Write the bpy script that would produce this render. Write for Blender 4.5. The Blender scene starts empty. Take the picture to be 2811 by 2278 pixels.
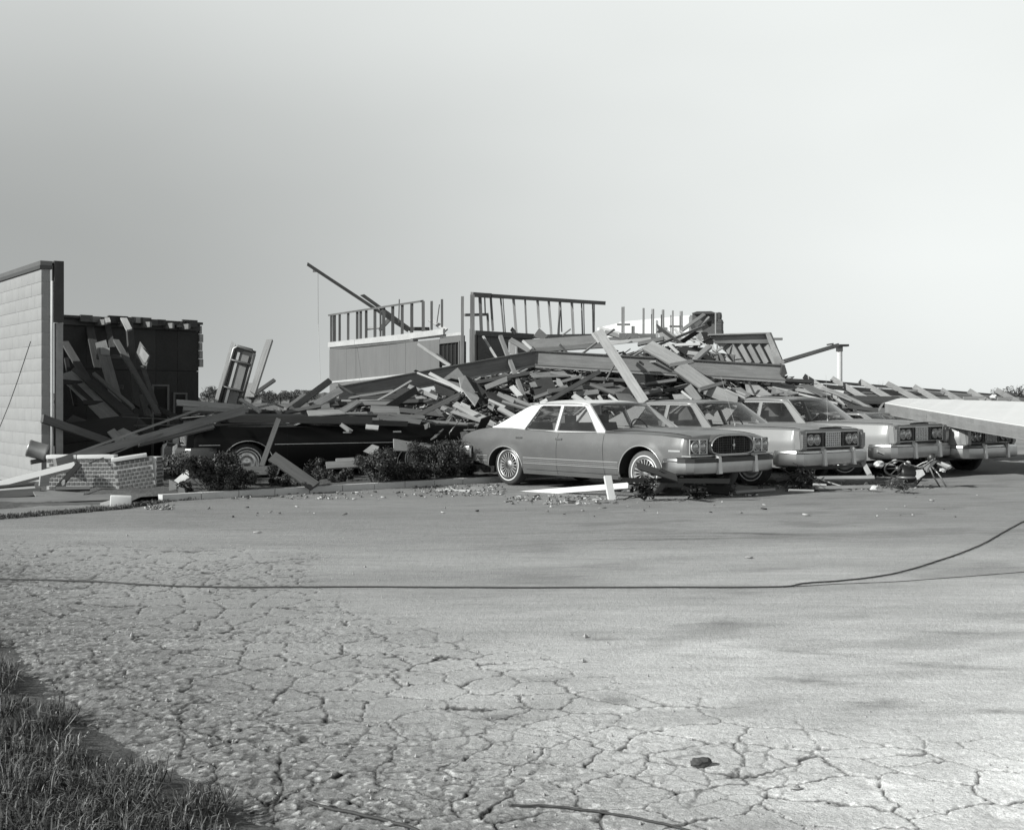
import bpy, bmesh, math, random
import numpy as np
from mathutils import Vector, Matrix
from mathutils.geometry import tessellate_polygon
random.seed(7); rng = np.random.default_rng(11)
S = bpy.context.scene
COL = S.collection
# ------------------------------------------------------------------ camera, light, exposure
F, HZ, CH = 3400.0, 1090.0, 1.444          # focal length in photo pixels, horizon row, eye height
cd = bpy.data.cameras.new('camera'); cam = bpy.data.objects.new('camera', cd); COL.objects.link(cam)
cam.location = (0, 0, CH); cam.rotation_euler = (math.radians(90), 0, 0)
cd.sensor_width = 36; cd.lens = F / 2811 * 36; cd.shift_y = -(1139 - HZ) / 2811
cd.clip_start = .1; cd.clip_end = 5000
S.camera = cam
TINT = (0.965, 1.0, 0.985)
SUN_EL, SUN_AZ = math.radians(30), math.atan2(-.47, -.86)       # direction the light comes from
sd = Vector((math.cos(SUN_AZ) * math.cos(SUN_EL), math.sin(SUN_AZ) * math.cos(SUN_EL), math.sin(SUN_EL)))
ld = bpy.data.lights.new('sun', 'SUN'); ld.energy = 4.6; ld.angle = math.radians(.6); ld.color = (0.985, 1.0, .97)
lo = bpy.data.objects.new('sun', ld); COL.objects.link(lo); lo.rotation_euler = sd.to_track_quat('Z', 'Y').to_euler()
wd = bpy.data.worlds.new('World'); S.world = wd; wd.use_nodes = True
nt = wd.node_tree; N = nt.nodes; LK = nt.links; N.clear()
def nn(t, **k):
    n = N.new(t)
    for a, b in k.items(): setattr(n, a, b)
    return n
sky = nn('ShaderNodeTexSky', sky_type='NISHITA', sun_disc=False); sky.sun_elevation = SUN_EL
sky.sun_rotation = math.pi / 2 - SUN_AZ; sky.dust_density = 3.0; sky.air_density = 1.0; sky.ozone_density = 1
bw = nn('ShaderNodeRGBToBW'); LK.new(sky.outputs[0], bw.inputs[0])
tc = nn('ShaderNodeTexCoord')
def wdot(az, el):
    d = nn('ShaderNodeVectorMath', operation='DOT_PRODUCT'); LK.new(tc.outputs['Generated'], d.inputs[0])
    a, e = math.radians(az), math.radians(el); d.inputs[1].default_value = (math.sin(a) * math.cos(e), math.cos(a) * math.cos(e), math.sin(e))
    return d.outputs['Value']
def wm(op, a, b, c=None):
    m = nn('ShaderNodeMath', operation=op)
    for i, v in enumerate((a, b, c)):
        if v is None: continue
        if isinstance(v, (int, float)): m.inputs[i].default_value = v
        else: LK.new(v, m.inputs[i])
    return m.outputs[0]
# thin smoky cloud bank on the left, clearer bright haze on the right
sx = nn('ShaderNodeSeparateXYZ'); LK.new(tc.outputs['Generated'], sx.inputs[0])
zz_ = wm('DIVIDE', wm('SUBTRACT', sx.outputs[2], .12), .27)
dk = wm('MULTIPLY', wm('POWER', wm('MAXIMUM', wdot(-23, 5), 0), 10), wm('MAXIMUM', wm('SUBTRACT', 1, wm('MULTIPLY', zz_, zz_)), 0))
nz = nn('ShaderNodeTexNoise'); nz.inputs['Scale'].default_value = 2.2; nz.inputs['Detail'].default_value = 3
mp = nn('ShaderNodeMapping'); mp.inputs['Scale'].default_value = (1, 1, 2.4); LK.new(tc.outputs['Generated'], mp.inputs[0]); LK.new(mp.outputs[0], nz.inputs[0])
cl = wm('MULTIPLY_ADD', nz.outputs[0], .22, .89)
SKYLIFT, SKYDARK = .62, .56
vis = wm('SUBTRACT', 1, wm('MULTIPLY', dk, SKYDARK))
# horizontal veil: bright milky band low over the horizon, darker towards the zenith
sx = nn('ShaderNodeSeparateXYZ'); LK.new(tc.outputs['Generated'], sx.inputs[0])
zen = wm('POWER', wm('SUBTRACT', 1, wm('MINIMUM', wm('MAXIMUM', wm('SUBTRACT', sx.outputs[2], .34), 0), .66)), 6)
veil = wm('MULTIPLY', zen, 9.3)
tot = wm('MULTIPLY', wm('MULTIPLY', wm('ADD', wm('MULTIPLY', bw.outputs[0], .22), veil), vis), cl)
cmb = nn('ShaderNodeVectorMath', operation='SCALE'); cmb.inputs[0].default_value = TINT; LK.new(tot, cmb.inputs['Scale'])
bg = nn('ShaderNodeBackground'); bg.inputs['Strength'].default_value = .08; LK.new(cmb.outputs[0], bg.inputs[0])
wo = nn('ShaderNodeOutputWorld'); LK.new(bg.outputs[0], wo.inputs[0])
S.view_settings.view_transform = 'Standard'; S.view_settings.look = 'None'; S.view_settings.gamma = 1
S.view_settings.use_curve_mapping = False; S.view_settings.exposure = 0.2
S.render.engine = 'CYCLES'

# ------------------------------------------------------------------ materials
def mat(name, base=.3, rough=.8, metal=0, spec=.4, noise=None, bump=None, objcol=False, dust=0, coat=0, noise2=None, attr=None):
    """noise=(scale_vec, amount, detail) multiplies the colour, bump=(scale_vec, dist)"""
    m = bpy.data.materials.new(name); m.use_nodes = True; t = m.node_tree; n = t.nodes; n.clear(); l = t.links
    out = n.new('ShaderNodeOutputMaterial'); p = n.new('ShaderNodeBsdfPrincipled'); l.new(p.outputs[0], out.inputs[0])
    p.inputs['Roughness'].default_value = rough; p.inputs['Metallic'].default_value = metal
    p.inputs['Specular IOR Level'].default_value = spec; p.inputs['Coat Weight'].default_value = coat; p.inputs['Coat Roughness'].default_value = .15
    tcn = n.new('ShaderNodeTexCoord'); oi = n.new('ShaderNodeObjectInfo')
    def M(op, a, b, c=None):
        k = n.new('ShaderNodeMath'); k.operation = op
        for i, v in enumerate((a, b, c)):
            if v is None: continue
            if isinstance(v, (int, float)): k.inputs[i].default_value = v
            else: l.new(v, k.inputs[i])
        return k.outputs[0]
    def NZ(sc, det=4, seed=0):
        mpn = n.new('ShaderNodeMapping'); mpn.inputs['Scale'].default_value = sc; l.new(tcn.outputs['Object'], mpn.inputs[0])
        cx = n.new('ShaderNodeCombineXYZ')
        for i, k in enumerate((37, 53, 71)): l.new(M('MULTIPLY_ADD', oi.outputs['Random'], k, seed * 3.7), cx.inputs[i])
        l.new(cx.outputs[0], mpn.inputs['Location'])
        z = n.new('ShaderNodeTexNoise'); z.inputs['Detail'].default_value = det; z.inputs['Scale'].default_value = 1; z.inputs['Roughness'].default_value = .62
        l.new(mpn.outputs[0], z.inputs[0]); return z.outputs[0]
    if objcol:
        s = n.new('ShaderNodeSeparateColor'); l.new(oi.outputs['Color'], s.inputs[0]); v = s.outputs[0]
    else:
        q = n.new('ShaderNodeValue'); q.outputs[0].default_value = base; v = q.outputs[0]
    if attr:
        a = n.new('ShaderNodeAttribute'); a.attribute_name = attr; v = M('MULTIPLY', v, a.outputs['Fac'])
    if noise: v = M('MULTIPLY', v, M('MULTIPLY_ADD', M('SUBTRACT', NZ(noise[0], noise[2] if len(noise) > 2 else 4), .5), noise[1] * 2, 1))
    if noise2: v = M('MULTIPLY', v, M('MULTIPLY_ADD', M('SUBTRACT', NZ(noise2[0], 3, 1), .5), noise2[1] * 2, 1))
    if dust:
        g = M('GREATER_THAN', NZ((95, 95, 95), 1, 2), .735); v = M('ADD', v, M('MULTIPLY', g, dust))
        h = M('MULTIPLY', M('MAXIMUM', M('SUBTRACT', NZ((3, 3, 5), 5, 3), .45), 0), dust * .55); v = M('ADD', v, h)
    v = M('MAXIMUM', v, .004)
    c = n.new('ShaderNodeCombineColor')
    for i in range(3): l.new(v, c.inputs[i])
    l.new(c.outputs[0], p.inputs['Base Color'])
    if bump:
        b = n.new('ShaderNodeBump'); b.inputs['Strength'].default_value = 1; b.inputs['Distance'].default_value = bump[1]
        l.new(NZ(bump[0], 6, 4), b.inputs['Height']); l.new(b.outputs[0], p.inputs['Normal'])
    return m
WOOD = mat('weathered_wood', objcol=True, rough=.8, noise=((2.2, 28, 28), .38, 5), noise2=((1.1, 3, 3), .42), bump=((3, 40, 40), .006))
SHEET = mat('board_sheet', objcol=True, rough=.85, noise=((4, 4, 4), .3, 5), noise2=((22, 22, 22), .15), bump=((18, 18, 18), .004))
METAL = mat('dull_metal', objcol=True, rough=.42, metal=.55, noise=((5, 5, 5), .25, 4))
WHITEP = mat('white_paint', .62, rough=.6, noise=((3, 9, 9), .1, 5), noise2=((30, 30, 30), .05))
CHROME = mat('chrome', .45, rough=.34, metal=1, noise=((6, 6, 6), .15, 3))
BRIGHT = mat('bright_trim', .5, rough=.3, metal=.5)
RUBBER = mat('rubber', .035, rough=.85, noise=((14, 14, 14), .3))
DUSTYR = mat('dusty_rubber', .10, rough=.95, noise=((14, 14, 14), .4))
WWALL = mat('whitewall', .62, rough=.8, noise=((20, 20, 20), .1))
BLACK = mat('dark_recess', .012, rough=.9)
DARKP = mat('dark_plastic', .03, rough=.5)
SEATM = mat('seat_cloth', .11, rough=.9, noise=((9, 9, 9), .15))
LAMP = mat('lamp_lens', .28, rough=.08, metal=.35, coat=1, noise=((30, 5, 30), .2))
PAINT1 = mat('dusty_midgrey_paint', .12, rough=.4, metal=.2, spec=.5, coat=.3, dust=.14, noise=((2, 2, 2), .12))
PAINT2 = mat('silver_paint', .2, rough=.5, metal=.12, coat=.2, dust=.09, noise=((2, 2, 2), .14))
PAINT3 = mat('pale_grey_paint', .22, rough=.5, metal=.12, coat=.2, dust=.03, noise=((2, 2, 2), .08))
PAINT4 = mat('deep_black_paint', .006, rough=.45, spec=.12, coat=.05, dust=.003)
FASCIA = mat('weathered_white_board', .40, rough=.8, noise=((2, 2, 6), .25, 5), noise2=((14, 14, 14), .15))
VINYL = mat('white_vinyl', .66, rough=.55, noise=((9, 9, 9), .06), bump=((160, 160, 160), .0006))
CONC = mat('concrete', .5, rough=.9, noise=((3, 3, 3), .18, 6), noise2=((40, 40, 40), .12), bump=((40, 40, 40), .004))
BLOCK = mat('painted_block', .27, rough=.9, noise=((2.5, 2.5, 2.5), .14, 6), noise2=((45, 45, 45), .08), bump=((60, 60, 60), .003))
MORTAR = mat('mortar', .55, rough=.95, noise=((30, 30, 30), .12))
BRICK = mat('grey_brick', .15, rough=.9, noise=((5, 5, 5), .25, 5), noise2=((60, 60, 60), .12), bump=((80, 80, 80), .0006))
DARKW = mat('dark_board', .035, rough=.85, noise=((3, 14, 14), .35), noise2=((1, 1, 1), .3))
SIDING = mat('grey_siding', .135, rough=.8, noise=((18, 18, 1.4), .14, 5), noise2=((3, 3, 1), .16), bump=((30, 30, 3), .002))
INSUL = mat('pale_plaster', .6, rough=.9, noise=((3, 3, 3), .2), bump=((9, 9, 9), .02))
LEAF = mat('shrub_leaf', objcol=True, rough=.6, noise=((14, 14, 14), .5))
BARK = mat('bark', .08, rough=.9, noise=((9, 9, 9), .3))
GRASSM = mat('grass_blade', 1.0, rough=.6, noise=((3, 3, 3), .3), attr='tone')
SOIL = mat('soil', .10, rough=.95, noise=((6, 6, 6), .4, 6), noise2=((40, 40, 40), .3), bump=((22, 22, 22), .02))
FIELD = mat('far_field', .12, rough=.95, noise=((.05, .05, .05), .3, 5))
ROPE = mat('cable_sheath', .05, rough=.7, noise=((30, 30, 30), .3))
TREEM = mat('far_foliage', .10, rough=.9, noise=((.6, .6, .6), .4))
STONE = mat('stone', .34, rough=.9, noise=((12, 12, 12), .3), bump=((25, 25, 25), .01))
DSTONE = mat('dark_stone', .07, rough=.9, noise=((12, 12, 12), .3), bump=((25, 25, 25), .01))
def glassmat(name, tr, rough=.04):
    m = bpy.data.materials.new(name); m.use_nodes = True; n = m.node_tree.nodes; l = m.node_tree.links; n.clear()
    o = n.new('ShaderNodeOutputMaterial'); mx = n.new('ShaderNodeMixShader'); t = n.new('ShaderNodeBsdfTransparent'); g = n.new('ShaderNodeBsdfGlossy')
    t.inputs[0].default_value = (tr, tr, tr, 1); g.inputs[0].default_value = (.9, .9, .9, 1); g.inputs['Roughness'].default_value = rough
    ge = n.new('ShaderNodeNewGeometry'); dt = n.new('ShaderNodeVectorMath'); dt.operation = 'DOT_PRODUCT'; l.new(ge.outputs['Normal'], dt.inputs[0]); l.new(ge.outputs['Incoming'], dt.inputs[1])
    def MM(op, a, b):
        k = n.new('ShaderNodeMath'); k.operation = op
        for i, v in enumerate((a, b)):
            if isinstance(v, (int, float)): k.inputs[i].default_value = v
            else: l.new(v, k.inputs[i])
        return k
    fr = MM('ADD', MM('MULTIPLY', MM('POWER', MM('SUBTRACT', 1, MM('ABSOLUTE', dt.outputs['Value'], 0).outputs[0]).outputs[0], 5).outputs[0], .9).outputs[0], .06)
    d = n.new('ShaderNodeBsdfDiffuse'); d.inputs[0].default_value = (.35, .35, .35, 1)
    z = n.new('ShaderNodeTexNoise'); z.inputs['Scale'].default_value = 5; z.inputs['Detail'].default_value = 8
    tcn = n.new('ShaderNodeTexCoord'); l.new(tcn.outputs['Object'], z.inputs[0])
    mr = n.new('ShaderNodeMapRange'); mr.inputs[1].default_value = .45; mr.inputs[2].default_value = .8; mr.inputs[3].default_value = .03; mr.inputs[4].default_value = .10
    l.new(z.outputs[0], mr.inputs[0]); mx2 = n.new('ShaderNodeMixShader')
    l.new(fr.outputs[0], mx.inputs[0]); l.new(t.outputs[0], mx.inputs[1]); l.new(g.outputs[0], mx.inputs[2])
    l.new(mr.outputs[0], mx2.inputs[0]); l.new(mx.outputs[0], mx2.inputs[1]); l.new(d.outputs[0], mx2.inputs[2]); l.new(mx2.outputs[0], o.inputs[0])
    return m
GLASS = glassmat('dusty_window_glass', .93)

# ------------------------------------------------------------------ helpers
def W(px, py, Y): return Vector(((px - 1405.5) / F * Y, Y, CH + (HZ - py) / F * Y))
def G(px, py, z=0.0):
    Y = (CH - z) * F / (py - HZ); return Vector(((px - 1405.5) / F * Y, Y, z))
REG = {'s': (0, 0, 1), 'r1': (0, 680, .43196), 'r2': (400, 860, .31104), 'r3': (800, 700, .31679), 'r4': (1200, 780, .28011),
       'r5': (1200, 1050, .28011), 'r6': (1700, 780, .28011), 'r7': (1700, 1050, .28011), 'r8': (2200, 900, .28807), 'r9': (0, 1100, .24276), 'ra': (1650, 1150, .23343)}
def px(reg, x, y): a, b, s = REG[reg]; return a + x * s, b + y * s
def pm(name, v, f, m, parent=None, smooth=False, loc=None):
    me = bpy.data.meshes.new(name); me.from_pydata([tuple(a) for a in v], [], [tuple(a) for a in f]); me.update()
    if smooth: me.shade_smooth()
    o = bpy.data.objects.new(name, me); COL.objects.link(o); me.materials.append(m)
    if loc is not None: o.location = loc
    if parent: o.parent = parent
    return o
def setp(o, label=None, cat=None, group=None, kind=None):
    if label: o['label'] = label
    if cat: o['category'] = cat
    if group: o['group'] = group
    if kind: o['kind'] = kind
    return o
def empty(name, loc, rz=0):
    o = bpy.data.objects.new(name, None); COL.objects.link(o); o.location = loc; o.rotation_euler = (0, 0, rz); o.empty_display_size = .1; return o
def col(o, c):
    if c > .1: c = .1 + (c - .1) * .52
    o.color = (c, c, c, 1); return o
BOXF = [(0, 3, 2, 1), (4, 5, 6, 7), (0, 1, 5, 4), (1, 2, 6, 5), (2, 3, 7, 6), (3, 0, 4, 7)]
def boxv(x0, x1, y0, y1, z0, z1): return [(x0, y0, z0), (x1, y0, z0), (x1, y1, z0), (x0, y1, z0), (x0, y0, z1), (x1, y0, z1), (x1, y1, z1), (x0, y1, z1)]
def box(name, b, m, parent=None, bev=0):
    o = pm(name, boxv(*b), BOXF, m, parent)
    if bev:
        bm = bmesh.new(); bm.from_mesh(o.data); bmesh.ops.bevel(bm, geom=bm.edges[:], offset=bev, segments=2, affect='EDGES', profile=.6); bm.to_mesh(o.data); bm.free(); o.data.shade_smooth()
    return o
class MB:
    def __init__(s): s.v = []; s.f = []
    def add(s, v, f):
        k = len(s.v); s.v += [tuple(a) for a in v]; s.f += [tuple(i + k for i in q) for q in f]
    def box(s, *b): s.add(boxv(*b), BOXF)
    def tube(s, pts, r, n=6, cap=True):
        pts = [Vector(p) for p in pts]; k = len(s.v); rr = r if isinstance(r, (list, tuple)) else [r] * len(pts)
        for i, p in enumerate(pts):
            d = (pts[min(i + 1, len(pts) - 1)] - pts[max(i - 1, 0)]).normalized()
            a = d.cross(Vector((0, 0, 1)));
            if a.length < .05: a = d.cross(Vector((1, 0, 0)))
            a.normalize(); b = d.cross(a)
            for j in range(n):
                t = 2 * math.pi * j / n; s.v.append(tuple(p + rr[i] * (math.cos(t) * a + math.sin(t) * b)))
        for i in range(len(pts) - 1):
            for j in range(n): s.f.append((k + i * n + j, k + i * n + (j + 1) % n, k + (i + 1) * n + (j + 1) % n, k + (i + 1) * n + j))
        if cap: s.f.append(tuple(k + j for j in range(n))[::-1]); s.f.append(tuple(k + (len(pts) - 1) * n + j for j in range(n)))
    def lathe(s, prof, n=32, axis='y', c=(0, 0, 0)):
        k = len(s.v)
        for (r, h) in prof:
            for j in range(n):
                t = 2 * math.pi * j / n; a, b = r * math.cos(t), r * math.sin(t)
                s.v.append((c[0] + a, c[1] + h, c[2] + b) if axis == 'y' else ((c[0] + h, c[1] + a, c[2] + b) if axis == 'x' else (c[0] + a, c[1] + b, c[2] + h)))
        for i in range(len(prof) - 1):
            for j in range(n): s.f.append((k + i * n + j, k + i * n + (j + 1) % n, k + (i + 1) * n + (j + 1) % n, k + (i + 1) * n + j))
    def obj(s, name, m, parent=None, smooth=False): return pm(name, s.v, s.f, m, parent, smooth)
def fixn(o):
    bm = bmesh.new(); bm.from_mesh(o.data); bmesh.ops.recalc_face_normals(bm, faces=bm.faces[:]); bm.to_mesh(o.data); bm.free(); return o

def plankmesh(name, L, w, t, ragged=.5, bow=0.0, seed=None):
    r = random.Random(seed); n = 4; v = []; f = []
    for i in range(n + 1):
        x = L * i / n; bz = bow * 4 * (i / n) * (1 - i / n)
        e = (i in (0, n)); j = [(r.uniform(-.5, .5) * w * ragged if e else 0) for _ in range(2)]
        dw = r.uniform(-.015, .015) * w
        for k, (a, b) in enumerate(((-1, -1), (1, -1), (1, 1), (-1, 1))):
            v.append((x + j[0 if a < 0 else 1], a * w / 2 + dw, b * t / 2 + bz))
    for i in range(n):
        for k in range(4): f.append((4 * i + k, 4 * i + (k + 1) % 4, 4 * i + 4 + (k + 1) % 4, 4 * i + 4 + k))
    f.append((3, 2, 1, 0)); f.append((4 * n, 4 * n + 1, 4 * n + 2, 4 * n + 3))
    me = bpy.data.meshes.new(name); me.from_pydata(v, [], f); me.update(); return me
CAMP = Vector((0, 0, CH))
def place(A, B, w, t, c, name='plank', m=None, roll=0, ragged=.5, bow=0, parent=None, wdir=None, up=0):
    A = Vector(A); B = Vector(B); u = (B - A); L = u.length; u.normalize()
    if wdir is None:
        v = ((A + B) / 2 - CAMP).normalized(); wd = u.cross(v).normalized()
    else: wd = Vector(wdir); wd = (wd - u * wd.dot(u)).normalized()
    nd = u.cross(wd)
    if up:
        nc = nd if nd.dot((A + B) / 2 - CAMP) < 0 else -nd; sg = 1 if u.cross(nc).z > 0 else -1; q = Matrix.Rotation(sg * math.radians(up), 3, u); wd = q @ wd; nd = q @ nd
    R = Matrix((u, wd, nd)).transposed().to_4x4() @ Matrix.Rotation(math.radians(roll), 4, 'X')
    me = plankmesh(name, L, w, t, ragged, bow, seed=hash((round(A.x, 3), round(B.x, 3), round(w, 3))) & 0xffff)
    o = bpy.data.objects.new(name, me); COL.objects.link(o); me.materials.append(m or WOOD); col(o, c)
    M4 = Matrix.Translation(A) @ R
    if parent: o.parent = parent; o.matrix_world = M4; o.matrix_parent_inverse = Matrix(); o.matrix_basis = parent.matrix_world.inverted() @ M4 if False else (Matrix.LocRotScale(parent.location, parent.rotation_euler, None).inverted() @ M4)
    else: o.matrix_world = M4
    return o
def P(reg, x1, y1, x2, y2, w, Y1, Y2=None, c=.25, label=None, t=.04, name='plank', cat='plank', **k):
    if w < 26: w *= 1.25
    a, b = px(reg, x1, y1), px(reg, x2, y2); Y2 = Y2 if Y2 is not None else Y1
    if 'wdir' not in k: k.setdefault('up', random.choice((10, 20, 28, 35)))
    o = place(W(*a, Y1), W(*b, Y2), w * REG[reg][2] * (Y1 + Y2) / 2 / F / math.cos(math.radians(k.get('up', 0))) ** .7, t, c, name=name, **k)
    if label and not k.get('parent'): setp(o, label, cat)
    return o
def SH(reg, pts, Ys, c=.3, t=.02, m=None, label=None, name='sheet', cat='sheet', parent=None):
    """flat broken sheet given by its outline, with real thickness"""
    if not isinstance(Ys, (list, tuple)): Ys = [Ys] * len(pts)
    ps = [W(*px(reg, *p), y) for p, y in zip(pts, Ys)]
    nrm = (ps[1] - ps[0]).cross(ps[2] - ps[0]).normalized()
    if nrm.dot(ps[0] - CAMP) < 0: nrm = -nrm
    o0 = ps[0].copy(); n = len(ps)
    v = [p - o0 for p in ps] + [p - o0 + nrm * t for p in ps]
    f = [tuple(range(n)), tuple(range(2 * n - 1, n - 1, -1))] + [(i, (i + 1) % n, n + (i + 1) % n, n + i) for i in range(n)]
    o = pm(name, v, f, m or SHEET, parent, loc=o0); fixn(o); col(o, c)
    if label: setp(o, label, cat)
    return o
# vectorised value noise
def hsh(ix, iy, k=0):
    h = (ix.astype(np.int64) * 374761393 + iy.astype(np.int64) * 668265263 + k * 974634777) & 0xffffffff
    h = ((h ^ (h >> 13)) * 1274126177) & 0xffffffff; h = h ^ (h >> 16); return (h & 0xffffff) / float(0x1000000)
def vn(x, y, k=0):
    ix, iy = np.floor(x), np.floor(y); fx, fy = x - ix, y - iy; fx = fx * fx * (3 - 2 * fx); fy = fy * fy * (3 - 2 * fy)
    a, b, c, d = hsh(ix, iy, k), hsh(ix + 1, iy, k), hsh(ix, iy + 1, k), hsh(ix + 1, iy + 1, k)
    return (a * (1 - fx) + b * fx) * (1 - fy) + (c * (1 - fx) + d * fx) * fy
def fbm(x, y, o=4, k=0):
    s = 0; a = .5
    for i in range(o): s = s + a * vn(x * 2 ** i + 13.7 * i, y * 2 ** i + 7.1 * i, k + i); a *= .5
    return s
def worley(x, y, k=0):
    ix, iy = np.floor(x), np.floor(y); f1 = np.full(x.shape, 9.); f2 = f1.copy(); idc = np.zeros(x.shape)
    for dx in (-1, 0, 1):
        for dy in (-1, 0, 1):
            cx, cy = ix + dx, iy + dy
            qx, qy = cx + hsh(cx, cy, k), cy + hsh(cx, cy, k + 5); d = np.sqrt((x - qx) ** 2 + (y - qy) ** 2)
            n1 = d < f1; f2 = np.where(n1, f1, np.minimum(f2, d)); idc = np.where(n1, hsh(cx, cy, k + 9), idc); f1 = np.minimum(f1, d)
    return f1, f2, idc
def sst(a, b, x): t = np.clip((x - a) / (b - a), 0, 1); return t * t * (3 - 2 * t)
def npmesh(name, co, quads, m, attrs=None, smooth=True, tri=False):
    me = bpy.data.meshes.new(name); k = 3 if tri else 4
    me.vertices.add(len(co)); me.vertices.foreach_set('co', np.ascontiguousarray(co, dtype=np.float32).ravel())
    me.loops.add(quads.size); me.loops.foreach_set('vertex_index', quads.astype(np.int32).ravel())
    me.polygons.add(len(quads)); me.polygons.foreach_set('loop_start', np.arange(0, quads.size, k, dtype=np.int32))
    if smooth: me.polygons.foreach_set('use_smooth', np.ones(len(quads), bool))
    me.update(calc_edges=True)
    for an, av in (attrs or {}).items():
        a = me.attributes.new(an, 'FLOAT', 'POINT'); a.data.foreach_set('value', av.astype(np.float32).ravel())
    me.materials.append(m); o = bpy.data.objects.new(name, me); COL.objects.link(o); return o

# ------------------------------------------------------------------ ground
g = pm('ground', [(-3000, -60, -.09), (3000, -60, -.09), (3000, 4000, -.09), (-3000, 4000, -.09)], [(0, 1, 2, 3)], FIELD); setp(g, kind='structure')
def asphalt_mat():
    m = bpy.data.materials.new('worn_asphalt'); m.use_nodes = True; t = m.node_tree; n = t.nodes; l = t.links; p = n['Principled BSDF']
    p.inputs['Roughness'].default_value = .85; p.inputs['Specular IOR Level'].default_value = .3
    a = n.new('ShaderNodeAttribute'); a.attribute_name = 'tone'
    tcn = n.new('ShaderNodeTexCoord')
    def NZ(sc, det, rough=.6):
        mpn = n.new('ShaderNodeMapping'); mpn.inputs['Scale'].default_value = sc; l.new(tcn.outputs['Object'], mpn.inputs[0])
        z = n.new('ShaderNodeTexNoise'); z.inputs['Scale'].default_value = 1; z.inputs['Detail'].default_value = det; z.inputs['Roughness'].default_value = rough; l.new(mpn.outputs[0], z.inputs[0]); return z.outputs[0]
    def M(op, a, b, c=None):
        k = n.new('ShaderNodeMath'); k.operation = op
        for i, v in enumerate((a, b, c)):
            if v is None: continue
            if isinstance(v, (int, float)): k.inputs[i].default_value = v
            else: l.new(v, k.inputs[i])
        return k.outputs[0]
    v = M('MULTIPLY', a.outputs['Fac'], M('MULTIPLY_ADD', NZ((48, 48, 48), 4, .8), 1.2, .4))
    v = M('MULTIPLY', v, M('MULTIPLY_ADD', NZ((150, 150, 150), 2), 1.1, .45))
    v = M('MULTIPLY', v, M('MULTIPLY_ADD', NZ((.9, 2.6, 1), 5), .45, .775))
    v = M('MULTIPLY', v, M('MULTIPLY_ADD', NZ((5, 15, 1), 7, .75), .7, .65))
    v = M('MULTIPLY', v, M('MULTIPLY_ADD', NZ((1.2, 9, 1), 5, .7), .5, .75))
    c = n.new('ShaderNodeCombineColor')
    for i in range(3): l.new(v, c.inputs[i])
    l.new(c.outputs[0], p.inputs['Base Color'])
    b = n.new('ShaderNodeBump'); b.inputs['Distance'].default_value = .009; b.inputs['Strength'].default_value = .9
    l.new(NZ((70, 70, 70), 5, .7), b.inputs['Height']); l.new(b.outputs[0], p.inputs['Normal']); return m
ASPH = asphalt_mat()
XC = [-9, -6, -1.8, -1.07, .37, 2.11, 3.2, 5]; YC = [15.5, 13.6, 11.6, 8.9, 6.6, 5.45, 5.3, 5.0]
def gxe(Y): return np.interp(Y, [2.4, 3, 4.13, 4.77, 5.59, 7.26, 9, 12, 16], [.1, -.2, -.79, -1.37, -2.04, -3.0, -4.2, -6.6, -9.5])
def verge_y(X): return np.interp(X, [-16, -7.2, -6.06, -5.0, -4.7, -1.22, 2.6, 4.7], [9.5, 13.8, 14.6, 16.0, 17.2, 20.1, 23.4, 25.2])
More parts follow.
